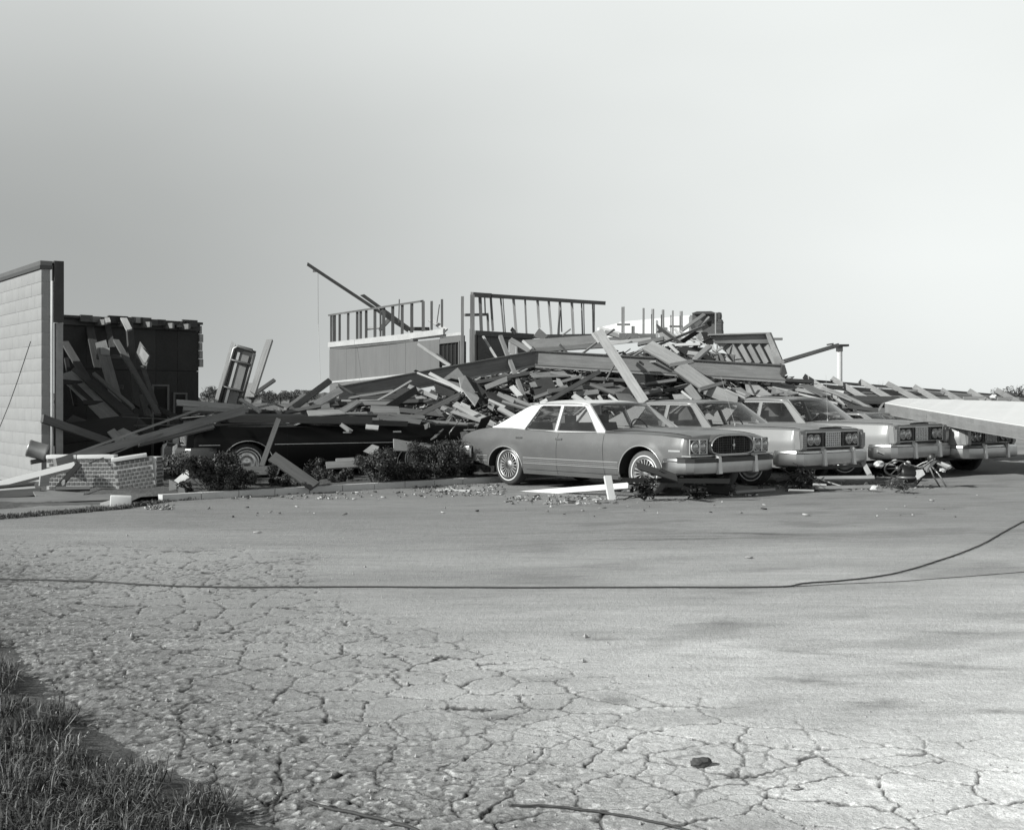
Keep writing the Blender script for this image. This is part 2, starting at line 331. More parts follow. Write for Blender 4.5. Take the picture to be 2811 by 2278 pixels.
def lotsurf():
    rows = [2.4]
    while rows[-1] < 21.5: rows.append(rows[-1] + max(.007, rows[-1] ** 2 / 1239 / 1.444 * .62))
    rows += list(np.geomspace(22, 75, 30)); Yr = np.array(rows); U = np.linspace(-.86, .86, 1150)
    Y, T = np.meshgrid(Yr, U, indexing='ij'); X = T * Y
    wx = X + .12 * (fbm(X * 2.1, Y * 2.1, 3, 1) - .5) * 2; wy = Y + .12 * (fbm(X * 2.1 + 40, Y * 2.1, 3, 2) - .5) * 2
    mask = sst(-.3, 1.2, np.interp(X, XC, YC) - Y + 1.6 * (fbm(X * .7, Y * .7, 3, 33) - .5))
    wx = wx + .035 * (fbm(X * 9, Y * 9, 3, 101) - .5) * 2; wy = wy + .035 * (fbm(X * 9 + 20, Y * 9, 3, 102) - .5) * 2
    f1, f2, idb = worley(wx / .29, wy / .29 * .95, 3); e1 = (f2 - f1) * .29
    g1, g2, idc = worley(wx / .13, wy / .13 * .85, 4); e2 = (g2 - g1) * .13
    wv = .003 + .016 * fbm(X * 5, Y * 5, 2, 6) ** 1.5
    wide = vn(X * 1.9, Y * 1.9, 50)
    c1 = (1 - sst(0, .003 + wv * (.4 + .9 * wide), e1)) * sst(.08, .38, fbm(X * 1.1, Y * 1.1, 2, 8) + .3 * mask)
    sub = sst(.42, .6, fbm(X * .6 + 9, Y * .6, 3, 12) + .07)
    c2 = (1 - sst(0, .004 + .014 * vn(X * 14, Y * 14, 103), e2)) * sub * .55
    # ragged crumbs beside the cracks
    cr = np.maximum(c1, c2) * mask
    crumb = (vn(X * 45, Y * 45, 21) - .5) * 2; near = (1 - sst(0, .07, e1))
    rub = sst(.45, .7, fbm(X * .8 + 3, Y * .8, 3, 30) + .15 * (1 - sst(0, 1.3, (X - gxe(Y)))))
    pit = sst(.7, .88, vn(X * 24, Y * 24, 61)) * sst(.38, .6, fbm(X * 1.7, Y * 1.7, 2, 62)) * np.clip(sst(1.2, -1.2, X - .18 * (Y - 5)) if False else sst(-1.5, 1.5, .12 * (Y - 5) * 2 - X), .15, 1)
    z = -.009 * cr - .007 * pit * mask + mask * (.0022 * crumb * (near + 1.2 * rub) + (idc - .5) * .0015 * sub) + .006 * (fbm(X * .9, Y * .9, 3, 14) - .5) * mask
    z += (.0018 * crumb)
    # pothole and tyre-worn hollows bottom right
    for (hx, hy, hr, hd) in ((2.08, 4.55, .10, .03), (1.9, 4.42, .12, .02), (1.35, 4.62, .07, .015), (2.35, 4.3, .10, .02), (1.7, 4.3, .06, .02)):
        z -= hd * np.exp(-(((X - hx) / hr) ** 2 + ((Y - hy) / (hr * .8)) ** 2)) * (.6 + .8 * vn(X * 25, Y * 25, 70))
    # age / dust tone of the surface, plus a vignette-like front-right brightening painted in
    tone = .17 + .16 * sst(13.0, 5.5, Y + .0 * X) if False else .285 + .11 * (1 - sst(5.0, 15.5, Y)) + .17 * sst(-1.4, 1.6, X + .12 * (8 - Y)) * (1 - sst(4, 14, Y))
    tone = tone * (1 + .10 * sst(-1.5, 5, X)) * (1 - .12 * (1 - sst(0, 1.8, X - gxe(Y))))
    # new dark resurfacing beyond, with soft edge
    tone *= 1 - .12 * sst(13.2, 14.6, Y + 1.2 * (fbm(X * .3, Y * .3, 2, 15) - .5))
    # drag marks, oil blotches
    st = np.zeros_like(X)
    for (hx, hy, ax, ay, rot, s) in ((1.6, 12.6, .9, .09, .12, .6), (2.6, 13.1, .45, .10, -.15, .75), (2.1, 12.9, .6, .05, .1, .5), (1.38, 7.9, .16, .3, 0, .25), (1.5, 6.3, .26, .08, -.3, .45), (1.75, 5.85, .18, .09, .2, .55), (2.3, 5.7, .25, .06, .0, .5), (1.72, 7.0, .35, .07, -.4, .35), (.5, 5.9, .10, .09, 0, .5), (.15, 6.35, .2, .07, -.2, .4), (.55, 7.4, .14, .06, 0, .35), (2.2, 6.7, .5, .07, -.3, .35), (1.05, 6.9, .3, .06, -.3, .25), (2.7, 7.6, .4, .06, -.2, .3), (-.05, 5.6, .1, .05, 0, .5)):
        dx, dy = X - hx, Y - hy; ca, sa = math.cos(rot), math.sin(rot); a, b = dx * ca + dy * sa, -dx * sa + dy * ca
        st = np.maximum(st, s * np.exp(-(a / ax) ** 2 - (b / ay) ** 2) * (.5 + 1.1 * vn(X * 17, Y * 30, 80)))
    swirl = np.sin(np.hypot(X - 3.5, (Y - 4.5) * .9) * 7 + 3 * fbm(X, Y, 2, 90)); st = np.maximum(st, .12 * sst(.3, 1, swirl) * sst(-1, 1, X) * (1 - sst(9, 14, Y)))
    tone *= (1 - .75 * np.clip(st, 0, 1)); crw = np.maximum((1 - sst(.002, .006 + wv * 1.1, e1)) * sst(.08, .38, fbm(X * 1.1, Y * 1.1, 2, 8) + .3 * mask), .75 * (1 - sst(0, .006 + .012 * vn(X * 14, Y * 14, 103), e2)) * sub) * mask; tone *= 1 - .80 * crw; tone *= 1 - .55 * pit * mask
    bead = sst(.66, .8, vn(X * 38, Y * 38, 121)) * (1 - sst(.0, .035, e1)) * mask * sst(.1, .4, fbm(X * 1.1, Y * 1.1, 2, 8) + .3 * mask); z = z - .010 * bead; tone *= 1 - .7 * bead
    tone *= .80 + .4 * fbm(X * .45, Y * 1.3, 4, 17)
    light = sst(.7, .85, vn(X * 60, Y * 60, 91)) * near * mask; tone = tone * (1 + .25 * light)
    gd = X - gxe(Y); tone = tone * (.62 + .38 * sst(-.1, 2.4, gd)) * (1 + .25 * sst(-.5, 2.2, X) * (1 - sst(4, 10, Y))); gz = (1 - sst(.3, 2.0, gd + .6 * (fbm(X * 1.5, Y * 1.5, 3, 130) - .5))) * mask  # further painted-in brightening to the front right
    pb = vn(X * 55, Y * 55, 131); pb2 = vn(X * 28, Y * 28, 132); tone = tone * (1 + gz * (1.1 * sst(.72, .9, pb) - .5 * sst(.6, .85, pb2))); z = z + gz * (.0035 * sst(.6, .9, pb) - .003 * sst(.6, .9, pb2))
    bl = fbm(X * .9 + Y * .5, Y * 2.6 - X * .9, 4, 140); tone = tone * (1 - .22 * sst(.5, .72, bl) * sst(-1.5, 1, X))
    edge = sst(-.25, .35, X - gxe(Y) + .5 * (fbm(X * 2, Y * 2, 3, 95) - .5)); z = z - (1 - edge) * .03
    nr, nc = X.shape; idx = np.arange(nr * nc).reshape(nr, nc)
    q = np.stack([idx[:-1, :-1], idx[:-1, 1:], idx[1:, 1:], idx[1:, :-1]], -1).reshape(-1, 4)
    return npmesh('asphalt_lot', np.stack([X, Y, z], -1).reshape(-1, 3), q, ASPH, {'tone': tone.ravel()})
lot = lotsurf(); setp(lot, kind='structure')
# raised planting bed behind the kerb
def bed():
    A = (-4.64, 17.28); B = (-1.22, 20.2); v = Vector((B[0] - A[0], B[1] - A[1], 0)).normalized(); nrm = Vector((-v.y, v.x, 0))
    mb = MB(); a = Vector((A[0], A[1], 0)) - v * .25; L = 9.4
    segs = 16; 
    for i in range(segs):
        s0, s1 = L * i / segs, L * (i + 1) / segs - .012
        p = [a + v * s0, a + v * s1, a + v * s1 + nrm * .14, a + v * s0 + nrm * .14]
        mb.add([(q.x, q.y, z) for z in (-.05, .095) for q in p], BOXF)
    k = mb.obj('kerb', CONC); fixn(k); setp(k, kind='structure')
    nx, ny = 60, 30; vv = []; ff = []
    for i in range(nx + 1):
        for j in range(ny + 1):
            q = a - v * 5.5 + v * (15 * i / nx) + nrm * (.14 + 3.4 * j / ny)
            vv.append((q.x, q.y, .07 + .05 * random.random() * (j > 0) - .09 * (i < 21) * (1 - j / ny)))
    for i in range(nx):
        for j in range(ny): ff.append((i * (ny + 1) + j, (i + 1) * (ny + 1) + j, (i + 1) * (ny + 1) + j + 1, i * (ny + 1) + j + 1))
    s = pm('planting_bed', vv, ff, SOIL, smooth=True); setp(s, kind='structure')
bed()
# grass bank bottom left + blades
def turf(name, xs, ys, inside, zf, n, hmin, hmax, tone, wb=.004, lean=.6):
    X = rng.uniform(*xs, n); Y = rng.uniform(*ys, n); k = inside(X, Y); X, Y = X[k], Y[k]; n = len(X)
    cl = vn(X * 6, Y * 6, 5); h = rng.uniform(hmin, hmax, n) * (.45 + .95 * cl); a = rng.uniform(0, 2 * np.pi, n); ln = rng.uniform(.1, lean, n) * h
    dx, dy = np.cos(a), np.sin(a); z0 = zf(X, Y); tw = a + rng.uniform(.5, 2.6, n); wx, wy = np.cos(tw) * wb * (.6 + .8 * rng.random(n)), np.sin(tw) * wb
    P0 = np.stack([X - wx, Y - wy, z0], -1); P1 = np.stack([X + wx, Y + wy, z0], -1)
    P2 = np.stack([X + dx * ln * .35 - wx * .7, Y + dy * ln * .35 - wy * .7, z0 + h * .6], -1); P3 = np.stack([X + dx * ln * .35 + wx * .7, Y + dy * ln * .35 + wy * .7, z0 + h * .6], -1)
    P4 = np.stack([X + dx * ln, Y + dy * ln, z0 + h * (1 - .45 * ln / h)], -1)
    co = np.stack([P0, P1, P2, P3, P4], 1).reshape(-1, 3); b = np.arange(n)[:, None] * 5
    t = np.concatenate([b + np.array([[0, 1, 3]]), b + np.array([[0, 3, 2]]), b + np.array([[2, 3, 4]])])
    tn = tone * (.22 + 1.9 * rng.random(n) ** 4 + .4 * vn(X * 2, Y * 2, 9)); tn = np.repeat(tn, 5)
    o = npmesh(name, co, t, GRASSM, {'tone': tn}, smooth=False, tri=True); setp(o, kind='stuff'); return o
def bankz(X, Y): return np.clip((gxe(Y) - X) * .10, -.02, .075) + .03 * (fbm(X * 3, Y * 3, 3, 44) - .5)
def bank():
    Ys = np.linspace(2.2, 16, 180); D = np.linspace(0, 6, 90); Y, Dd = np.meshgrid(Ys, D, indexing='ij'); X = gxe(Y) + .35 - Dd; z = bankz(X, Y) - .012
    nr, nc = X.shape; idx = np.arange(nr * nc).reshape(nr, nc); q = np.stack([idx[:-1, :-1], idx[:-1, 1:], idx[1:, 1:], idx[1:, :-1]], -1).reshape(-1, 4)
    o = npmesh('grass_bank', np.stack([X, Y, z], -1).reshape(-1, 3), q, SOIL); setp(o, kind='structure')
bank()
def gin(X, Y): return X < gxe(Y) + .34 * (fbm(X * 2.5, Y * 2.5, 3, 40) - .5) * 2 - .06
o = turf('grass', (-5.2, .2), (2.6, 8.6), lambda X, Y: gin(X, Y) & (X / Y > -.55) & (vn(X * 3.2, Y * 3.2, 77) > .12), bankz, 190000, .02, .12, .13, wb=.0026, lean=1.5); o['label'] = 'rough grass on the bank beside the cracked pavement'
o = turf('weeds', (-8.5, -3.4), (12.5, 18.5), lambda X, Y: (np.abs(Y - verge_y(X) - .28) < .33 * np.clip(-(X + 3.5) * .8, .08, 1.0)) & (X < -3.4), lambda X, Y: X * 0 - .01, 160000, .015, .085, .12, wb=.005, lean=1.4)
o['label'] = 'thin weeds along the edge of the lot'
# loose stones on the pavement
def stones():
    mb = MB(); n = 0
    for _ in range(2600):
        Y = random.uniform(3.6, 13) ** 1.0; X = random.uniform(-.5, .5) * Y
        if Y > np.interp(X, XC, YC) + random.random() * 2 or X < float(gxe(Y)) - .2: continue
        if random.random() > 1.15 * math.exp(-(X - float(gxe(Y))) * .55) + .12: continue
        r = random.uniform(.003, .009) * (2.4 if random.random() < .03 else 1); c = Vector((X, Y, r * .5 - .002)); v = []
        for d in ((1, 0, 0), (0, 1, 0), (-1, 0, 0), (0, -1, 0), (0, 0, 1), (0, 0, -1)): v.append(c + Vector(d) * r * random.uniform(.6, 1.3))
        mb.add(v, [(0, 1, 4), (1, 2, 4), (2, 3, 4), (3, 0, 4), (1, 0, 5), (2, 1, 5), (3, 2, 5), (0, 3, 5)])
    o = mb.obj('gravel', STONE); setp(o, kind='stuff'); o['label'] = 'loose gravel scattered over the cracked pavement'
stones()
def rock(pxx, pyy, r, m, label, name='stone', sq=.6):
    c = G(pxx, pyy); bm = bmesh.new(); bmesh.ops.create_icosphere(bm, subdivisions=3, radius=r)
    s = random.random() * 50
    for v in bm.verts:
        k = 1 + .5 * (float(fbm(np.array([v.co.x / r * 1.3 + s]), np.array([v.co.y / r * 1.3 + v.co.z / r * 1.7]), 3)[0]) - .5) * 2; v.co = v.co * k; v.co.z *= sq
        v.co.x *= 1.25
    me = bpy.data.meshes.new(name); bm.to_mesh(me); bm.free(); me.materials.append(m); o = bpy.data.objects.new(name, me); COL.objects.link(o); o.location = c + Vector((0, 0, r * sq * .6)); setp(o, label, 'stone'); return o
rock(1925, 2100, .035, DSTONE, 'dark fist-sized stone on the cracked pavement below the cars')
rock(890, 2215, .02, STONE, 'white pebble beside the cable at the tip of the grass', sq=.5)
rock(1072, 2262, .018, STONE, 'flat pale pebble at the bottom edge between the two cable ends', sq=.4)
rock(2056, 1532, .025, STONE, 'small pale stone on the smooth asphalt above the cable')
rock(646, 2002, .014, STONE, 'pale pebble on the gritty strip right of the grass')
rock(2180, 2165, .02, STONE, 'pale stone beside the hollow at the bottom right')
rock(705, 1462, .04, STONE, 'white chip on the road in front of the hedge', sq=.3)
# cables on the pavement
def cable(pts, r, label, name='cable', seg=6, z=None):
    gp = [G(*p) for p in pts]; out = []
    for i in range(len(gp) - 1):
        p0, p1, p2, p3 = gp[max(i - 1, 0)], gp[i], gp[i + 1], gp[min(i + 2, len(gp) - 1)]
        for k in range(seg * 3):
            t = k / (seg * 3); out.append(.5 * ((2 * p1) + (-p0 + p2) * t + (2 * p0 - 5 * p1 + 4 * p2 - p3) * t * t + (-p0 + 3 * p1 - 3 * p2 + p3) * t ** 3))
    out.append(gp[-1]); out = [p + Vector((.002 * math.sin(i * 1.7), .003 * math.sin(i * .5), r + .002)) for i, p in enumerate(out)]
    mb = MB(); mb.tube(out, r, 8); o = mb.obj(name, ROPE, smooth=True); setp(o, label, 'cable'); return o
cable([(-160, 1586), (0, 1591), (250, 1598), (420, 1608), (640, 1614), (1000, 1613), (1400, 1615), (1800, 1614), (2130, 1613), (2210, 1603), (2330, 1594), (2450, 1577), (2560, 1546), (2690, 1498), (2811, 1432), (2960, 1368), (3200, 1310), (3500, 1275)], .0060, 'long dark cable lying right across the pavement and curving away to the right')
cable([(2150, 1613), (2300, 1604), (2480, 1596), (2811, 1571), (2980, 1560), (3400, 1545)], .0025, 'thin wire branching off the long cable toward the right edge')
cable([(840, 2205), (900, 2222), (1010, 2245), (1130, 2278), (1230, 2330)], .006, 'short cable end at the bottom edge near the grass')
cable([(1400, 2215), (1500, 2216), (1600, 2226), (1740, 2248), (1880, 2280), (1960, 2310)], .0045, 'thin cable on the cracked pavement at the bottom centre')

# ------------------------------------------------------------------ cars
ARR = np.array
def make_wheel(parent, x, y, z, r=.34, cap='spoke', side=-1, hubdark=False, dusty=False):
    tr = DUSTYR if dusty else RUBBER
    s = side; mb = MB(); w = .095
    prof = [(.20, s * w * .75), (.24, s * w * .98), (.30, s * w), (.325, s * w * .86), (r, s * w * .6), (r, -s * w * .6), (.325, -s * w * .86), (.29, -s * w), (.2, -s * w * .8)]
    prof = [(p[0] * r / .34, p[1]) for p in prof]
    mb.lathe(prof, 40); t = mb.obj('wheel', tr, parent, True); t.location = (x, y, z); fixn(t)
    def sub(name, prof, m, sm=True):
        b = MB(); b.lathe(prof, 40); o = b.obj(name, m, t, sm); fixn(o); return o
    sub('whitewall', [(.240, s * .0975), (.243, s * .102), (.256, s * .102), (.260, s * .098)], WWALL)
    if cap == 'spoke':
        sub('rim', [(.215, s * .075), (.21, s * .10), (.20, s * .092), (.19, s * .06), (.10, s * .055), (.09, s * .085), (.055, s * .10), (.0, s * .105)], CHROME)
        b = MB()
        for i in range(20):
            a = 2 * math.pi * i / 20; d = Vector((math.cos(a), 0, math.sin(a))); e = Vector((-d.z, 0, d.x))
            v = []
            for rr, hh, ww in ((.085, .088, .004), (.195, .09, .010)):
                for q, yy in ((-1, 0), (1, 0), (1, -.02), (-1, -.02)): v.append(d * rr + e * ww * q + Vector((0, s * (hh + yy), 0)))
            b.add(v, BOXF)
        o = b.obj('spokes', BRIGHT, t); fixn(o)
        sub('dark_ring', [(.10, s * .058), (.19, s * .063)], BLACK)
    else:
        sub('rim', [(.22, s * .075), (.215, s * .10), (.19, s * .095), (.17, s * .08), (.15, s * .092), (.11, s * .095), (.09, s * .08), (.05, s * .105), (0, s * .11)], CHROME if not hubdark else DARKP)
    return t
def make_car(name, loc, rz, sc, sp):
    root = empty(name, loc, rz); root.scale = (sc,) * 3
    LF, LR, XF, XR = sp['LF'], sp['LR'], sp['XF'], sp['XR']; PA = sp['paint']
    wx = lambda x: np.interp(x, [LR, LR + .06, LR + .2, LR + .7, -.8, .5, LF - .7, LF - .25, LF - .1, LF - .03, LF], [.84, .90, .935, .975, 1.0, 1.0, .99, .975, .955, .92, .88]) * sp.get('hw', 1.0)
    zs = lambda x: np.interp(x, *sp['zs']); ztop = lambda x: np.interp(x, *sp['zt'])
    AR = [(XF, .43, sp.get('haf', 1.0)), (XR, .42, sp.get('har', .76))]
    def zb(x):
        z = np.interp(x, [LR, LR + .5, XR - .42, XR + .42, XF - .43, XF + .43, LF], [.42, .36, .30, .215, .215, .30, .36])
        for xc, R, h in AR:
            if abs(x - xc) < R: z = max(z, .30 + math.sqrt(max(0, R * R - (x - xc) ** 2)) * h)
        return z
    PZ, PY = [.15, .22, .32, .45, .60, .70, .80, .88, .95, 1.05], [.91, .94, .972, .992, 1.0, .995, .975, .95, .925, .90]
    crease = sp.get('crease', 0)
    def sy(x, z):
        y = wx(x) * np.interp(z, PZ, PY)
        for xc, R, h in AR:      # flared arch lips
            d = abs(math.hypot(x - xc, (z - .30) / h) - R)
            if d < .09: y += .014 * (1 - d / .09)
        y += crease * math.exp(-((z - .74) / .035) ** 2)
        return float(y)
    xs = list(np.arange(LR, LF, .055)) + [LF, LF - .02, LF - .06, LF - .1, LR + .02, LR + .05]
    for xc, R, h in AR: xs += [xc + R * math.cos(a) for a in np.linspace(0, math.pi, 25)] + [xc - R - .002, xc + R + .002]
    xs = sorted(set(round(float(x), 4) for x in xs)); NS, NT = 13, 9
    X0, X1 = sp['cab']; V = []; Fc = []
    def ring(x):
        a = []; b, s = zb(x), float(zs(x)); t = float(ztop(x))
        for i in range(NS):
            k = i / (NS - 1); k = 1 - (1 - k) ** 1.25; z = b + (s - b) * k; a.append((x, -sy(x, z), z))
        yS = -a[-1][1]; ez = sp.get('fin', .02)
        for i in range(1, NT + 1):
            k = i / NT; yy = yS * (1 - k) * (1 if i > 1 else .99); zz = s + (t - s) * math.sin(min(1, k * 1.6) * math.pi / 2) + (ez * math.sin(min(k / .25, 1) * math.pi) if 1 else 0)
            a.append((x, -yy, zz))
        return a
    nr = NS + NT
    for x in xs:
        r = ring(x); V += r + [(p[0], -p[1], p[2]) for p in r]
    for i in range(len(xs) - 1):
        xm = (xs[i] + xs[i + 1]) / 2; cabin = X0 < xm < X1
        for h in (0, 1):
            o0 = i * 2 * nr + h * nr; o1 = (i + 1) * 2 * nr + h * nr
            for j in range(nr - 1):
                if cabin and j >= NS: continue
                Fc.append((o0 + j, o1 + j, o1 + j + 1, o0 + j + 1) if h == 0 else (o0 + j + 1, o1 + j + 1, o1 + j, o0 + j))
    for i, fl in ((0, 0), (len(xs) - 1, 1)):
        o = i * 2 * nr; f = [o + j for j in range(nr)] + [o + nr + j for j in range(nr - 2, -1, -1)]; Fc.append(tuple(f if fl == 0 else f[::-1]))
    body = pm('body', V, Fc, PA, root, True)
    body.data.polygons[-1].use_smooth = False; body.data.polygons[-2].use_smooth = False
    try:
        bm = bmesh.new(); bm.from_mesh(body.data); bmesh.ops.remove_doubles(bm, verts=bm.verts[:], dist=.0004); bmesh.ops.recalc_face_normals(bm, faces=bm.faces[:])
        for e in bm.edges:
            if len(e.link_faces) == 2 and e.calc_face_angle(0) > .75: e.smooth = False
        bm.to_mesh(body.data); bm.free()
    except Exception as ex: print(ex)
    # underbody, wheel wells
    ub = MB(); ub.box(LR + .25, XR - .45, -.80, .80, .30, .62); ub.box(XR + .44, XF - .45, -.84, .84, .20, .40); ub.box(XF + .45, LF - .25, -.78, .78, .32, .60); ub.box(XR - .46, XF + .46, -.55, .55, .28, .56)
    for xc, R, h in AR:
        n = 16
        for s in (-1, 1):
            vv = []
            for k in range(n + 1):
                a = math.pi * k / n; x, z = xc + (R + .004) * math.cos(a), .30 + (R + .004) * h * math.sin(a)
                vv += [(x, s * (sy(x, z) - .012), z), (x, s * .5, z)]
            ub.add(vv, [(2 * k, 2 * k + 1, 2 * k + 3, 2 * k + 2) for k in range(n)])
    ub.obj('underbody', BLACK, root)
    def sstrip(name, x0, x1, z0, z1, m, off=.005, n=24, s=-1, parent=root):
        v = []; f = []
        for i in range(n + 1):
            x = x0 + (x1 - x0) * i / n
            v += [(x, s * (sy(x, z0) - .002), z0), (x, s * (sy(x, z0) + off), z0), (x, s * (sy(x, z1) + off), z1), (x, s * (sy(x, z1) - .002), z1)]
        for i in range(n):
            for k in range(3): f.append((4 * i + k, 4 * i + 4 + k, 4 * i + 5 + k, 4 * i + 1 + k))
        f += [(0, 1, 2, 3), (4 * n + 3, 4 * n + 2, 4 * n + 1, 4 * n)]
        o = pm(name, v, f, m, parent); return fixn(o)
    def vseam(xz, s=-1, wd=.006):
        v = []; f = []
        for (x, z) in xz: v += [(x - wd / 2, s * (sy(x, z) + .0025), z), (x + wd / 2, s * (sy(x, z) + .0025), z)]
        for i in range(len(xz) - 1): f.append((2 * i, 2 * i + 1, 2 * i + 3, 2 * i + 2))
        pm('door_seam', v, f, BLACK, root)
    for s in (-1, 1):
        for (x, xb) in sp['seams']: vseam([(x + (xb - x) * k / 12, float(zs(x)) - .01 - (float(zs(x)) - .24) * k / 12) for k in range(13)], s)
        for (z0, z1) in sp['trim']:
            for x0, x1 in ((XR + .45, XF - .45), (XF + .46, LF - .14), (LR + .12, XR - .45)): sstrip('side_trim', x0, x1, z0, z1, BRIGHT if z1 - z0 < .04 else sp.get('bandmat', DARKP), .006, s=s)
        sstrip('sill_seam', XR + .5, XF - .47, .285, .291, BLACK, .002, s=s)
        for hx in sp['handles']:
            b = MB(); z = sp.get('hz', .79); y = sy(hx, z); b.box(hx - .075, hx + .075, y - .01, y + .014, z - .012, z + .014) if s > 0 else b.box(hx - .075, hx + .075, -y - .014, -y + .01, z - .012, z + .014)
            h = b.obj('door_handle', CHROME, root)
            b = MB(); b.box(*( (hx - .08, hx + .06, y - .004, y + .003, z - .034, z - .012) if s > 0 else (hx - .08, hx + .06, -y - .003, -y + .004, z - .034, z - .012))); b.obj('handle_recess', BLACK, h)
        for (xc, R, h) in AR:
            b = MB(); b.tube([(xc + (R + .006) * math.cos(a), s * (sy(xc + R * math.cos(a), .30 + R * h * math.sin(a)) + .003), .30 + (R + .006) * h * math.sin(a)) for a in np.linspace(0.02, math.pi - .02, 26)], .008, 6)
            b.obj('wheel_arch_trim', BRIGHT, root, True)
    # wheels
    for (x, s) in ((XF, -1), (XR, -1), (XF, 1), (XR, 1)):
        make_wheel(root, x, s * .815, .335, sp.get('wr', .335), sp.get('cap', 'plain'), s, dusty=sp.get('dusty', False) and x > 0)
    # greenhouse
    G_ = sp['gh']; zbelt = .90; ZR = sp.get('zr', 1.345); yb = .885; yt = sp.get('yt', .665); zsq = sp.get('squash', 1)
    gy = lambda z: yb + (yt - yb) * (z - .93) / (1.345 - .93)
    sq = lambda z: .93 + (z - .93) * zsq if z > .93 else z
    out = G_['outline']; roofm = sp.get('roofmat', PA)
    def poly3(outer, holes, yo): 
        loops = [[Vector((x, z, 0)) for x, z in l] for l in [outer] + holes]; tri = tessellate_polygon(loops); pts = [p for l in loops for p in l]
        return pts, tri
    for s in (-1, 1):
        pts, tri = poly3(out, G_['windows'], 0); n = len(pts); v = [(p.x, s * gy(p.y), sq(p.y)) for p in pts] + [(p.x, s * (gy(p.y) - .03), sq(p.y)) for p in pts]
        f = [tuple(t) for t in tri] + [tuple(i + n for i in reversed(t)) for t in tri]; k = 0
        for l in [out] + G_['windows']:
            m_ = len(l); f += [(k + i, k + (i + 1) % m_, n + k + (i + 1) % m_, n + k + i) for i in range(m_)]; k += m_
        o = pm('roof_side', v, f, roofm, root); fixn(o)
        for wv in G_['windows']:
            c0 = [(x, s * (gy(z) - .014), sq(z)) for x, z in wv]; pm('side_window', c0, [tuple(range(len(wv)))], GLASS, root)
            b = MB(); q = [Vector((x, s * (gy(z) + .003), sq(z))) for x, z in wv]; q.append(q[0])
            for i in range(len(q) - 1): b.tube([q[i], q[i + 1]], .006, 5)
            b.obj('window_trim', sp.get('wtrim', BRIGHT), root, False)
    # roof skin
    xf, xr = G_['roof']; nx, ny = 22, 16; v = []; f = []
    for i in range(nx + 1):
        k = i / nx; x = xr + (xf - xr) * k; dz = -.035 * (2 * k - 1) ** 4 * (1 if k > .5 else 1.3)
        for j in range(ny + 1):
            q = -1 + 2 * j / ny; e = abs(q); bow = .07 * (1 - q * q) * (1 if k > .5 else -1) * abs(2 * k - 1) ** 2
            v.append((x + bow, q * (yt + .012), sq(ZR + dz + .055 * (1 - e ** 2.6))))
    for i in range(nx):
        for j in range(ny): a = i * (ny + 1) + j; f.append((a, a + ny + 1, a + ny + 2, a + 1))
    o = pm('roof', v, f, roofm, root, True); md = o.modifiers.new('s', 'SOLIDIFY'); md.thickness = .025; md.offset = -1
    for s in (-1, 1):
        b = MB(); b.tube([(xr + (xf - xr) * k / 8, s * (yt + .014), sq(ZR - .035 * (2 * k / 8 - 1) ** 4 * (1 if k > 4 else 1.3) - .002)) for k in range(9)], .011, 6); b.obj('drip_rail', sp.get('wtrim', BRIGHT), root, True)
    def pane(name, xa, za, ya, xt, zt_, yt_, bowf):
        nx, ny = 4, 14; v = []; f = []
        for i in range(nx + 1):
            k = i / nx
            for j in range(ny + 1):
                q = -1 + 2 * j / ny; v.append((xa + (xt - xa) * k + bowf * (1 - q * q) * (1 - .4 * k), q * (ya + (yt_ - ya) * k), sq(za + (zt_ - za) * k + .02 * math.sin(k * math.pi))))
        for i in range(nx):
            for j in range(ny): a = i * (ny + 1) + j; f.append((a, a + ny + 1, a + ny + 2, a + 1))
        p = pm(name, v, f, GLASS, root, True)
        b = MB(); top = [v[nx * (ny + 1) + j] for j in range(ny + 1)]; bot = [v[j] for j in range(ny + 1)]
        for l in (top, bot, [bot[0], top[0]], [bot[-1], top[-1]]): b.tube(l, .012, 5)
        b.obj(name + '_trim', sp.get('wtrim', BRIGHT), p)
    ax, rx = G_['ws']; pane('windshield', ax, .925, .85, rx, ZR - .005, yt - .02, .13)
    ax, rx = G_['rw']; pane('rear_window', ax, .955, .72, rx, ZR - .015, yt - .05, -.10)
    # deck behind rear window + cowl
    for (a, b_) in ((G_['rw'][0] + .0, X0 - .06), (G_['ws'][0] + .16, X1 + .06)): pass
    # interior
    fl = MB(); fl.box(X0 + .02, X1 - .02, -.80, .80, .40, .44); fl.obj('cabin_floor', BLACK, root)
    for x0, x1, z1 in ((-.25, .25, .0), (-1.15, -.65, .0)):
        b = MB(); b.box(x0, x1, -.70, .70, .44, .68); b.add([(x0 - .22, -.7, .62), (x0 - .05, -.7, .62), (x0 - .05, .7, .62), (x0 - .22, .7, .62), (x0 - .30, -.68, 1.03), (x0 - .18, -.68, 1.03), (x0 - .18, .68, 1.03), (x0 - .30, .68, 1.03)], BOXF)
        if x0 > -.5:
            for yy in (-.38, .38): b.box(x0 - .28, x0 - .19, yy - .13, yy + .13, 1.03, 1.15)
        if zsq > .8: o = b.obj('seat', SEATM, root)
    if zsq > .8:
        b = MB(); b.box(G_['ws'][0] - .30, G_['ws'][0] + .02, -.80, .80, .70, .915); b.obj('dashboard', DARKP, root)
        b = MB(); c = Vector((G_['ws'][0] - .42, .38, .93)); b.tube([c + Vector((-.10 * math.sin(t) * .6, .19 * math.cos(t), .19 * math.sin(t) * .85)) for t in np.linspace(0, 2 * math.pi, 25)], .012, 6); b.tube([c + Vector((0, -.19, 0)), c + Vector((.03, 0, 0)), c + Vector((0, .19, 0))], .01, 5); b.tube([c, c + Vector((.25, 0, -.1))], .02, 6); b.obj('steering_wheel', DARKP, root, True)
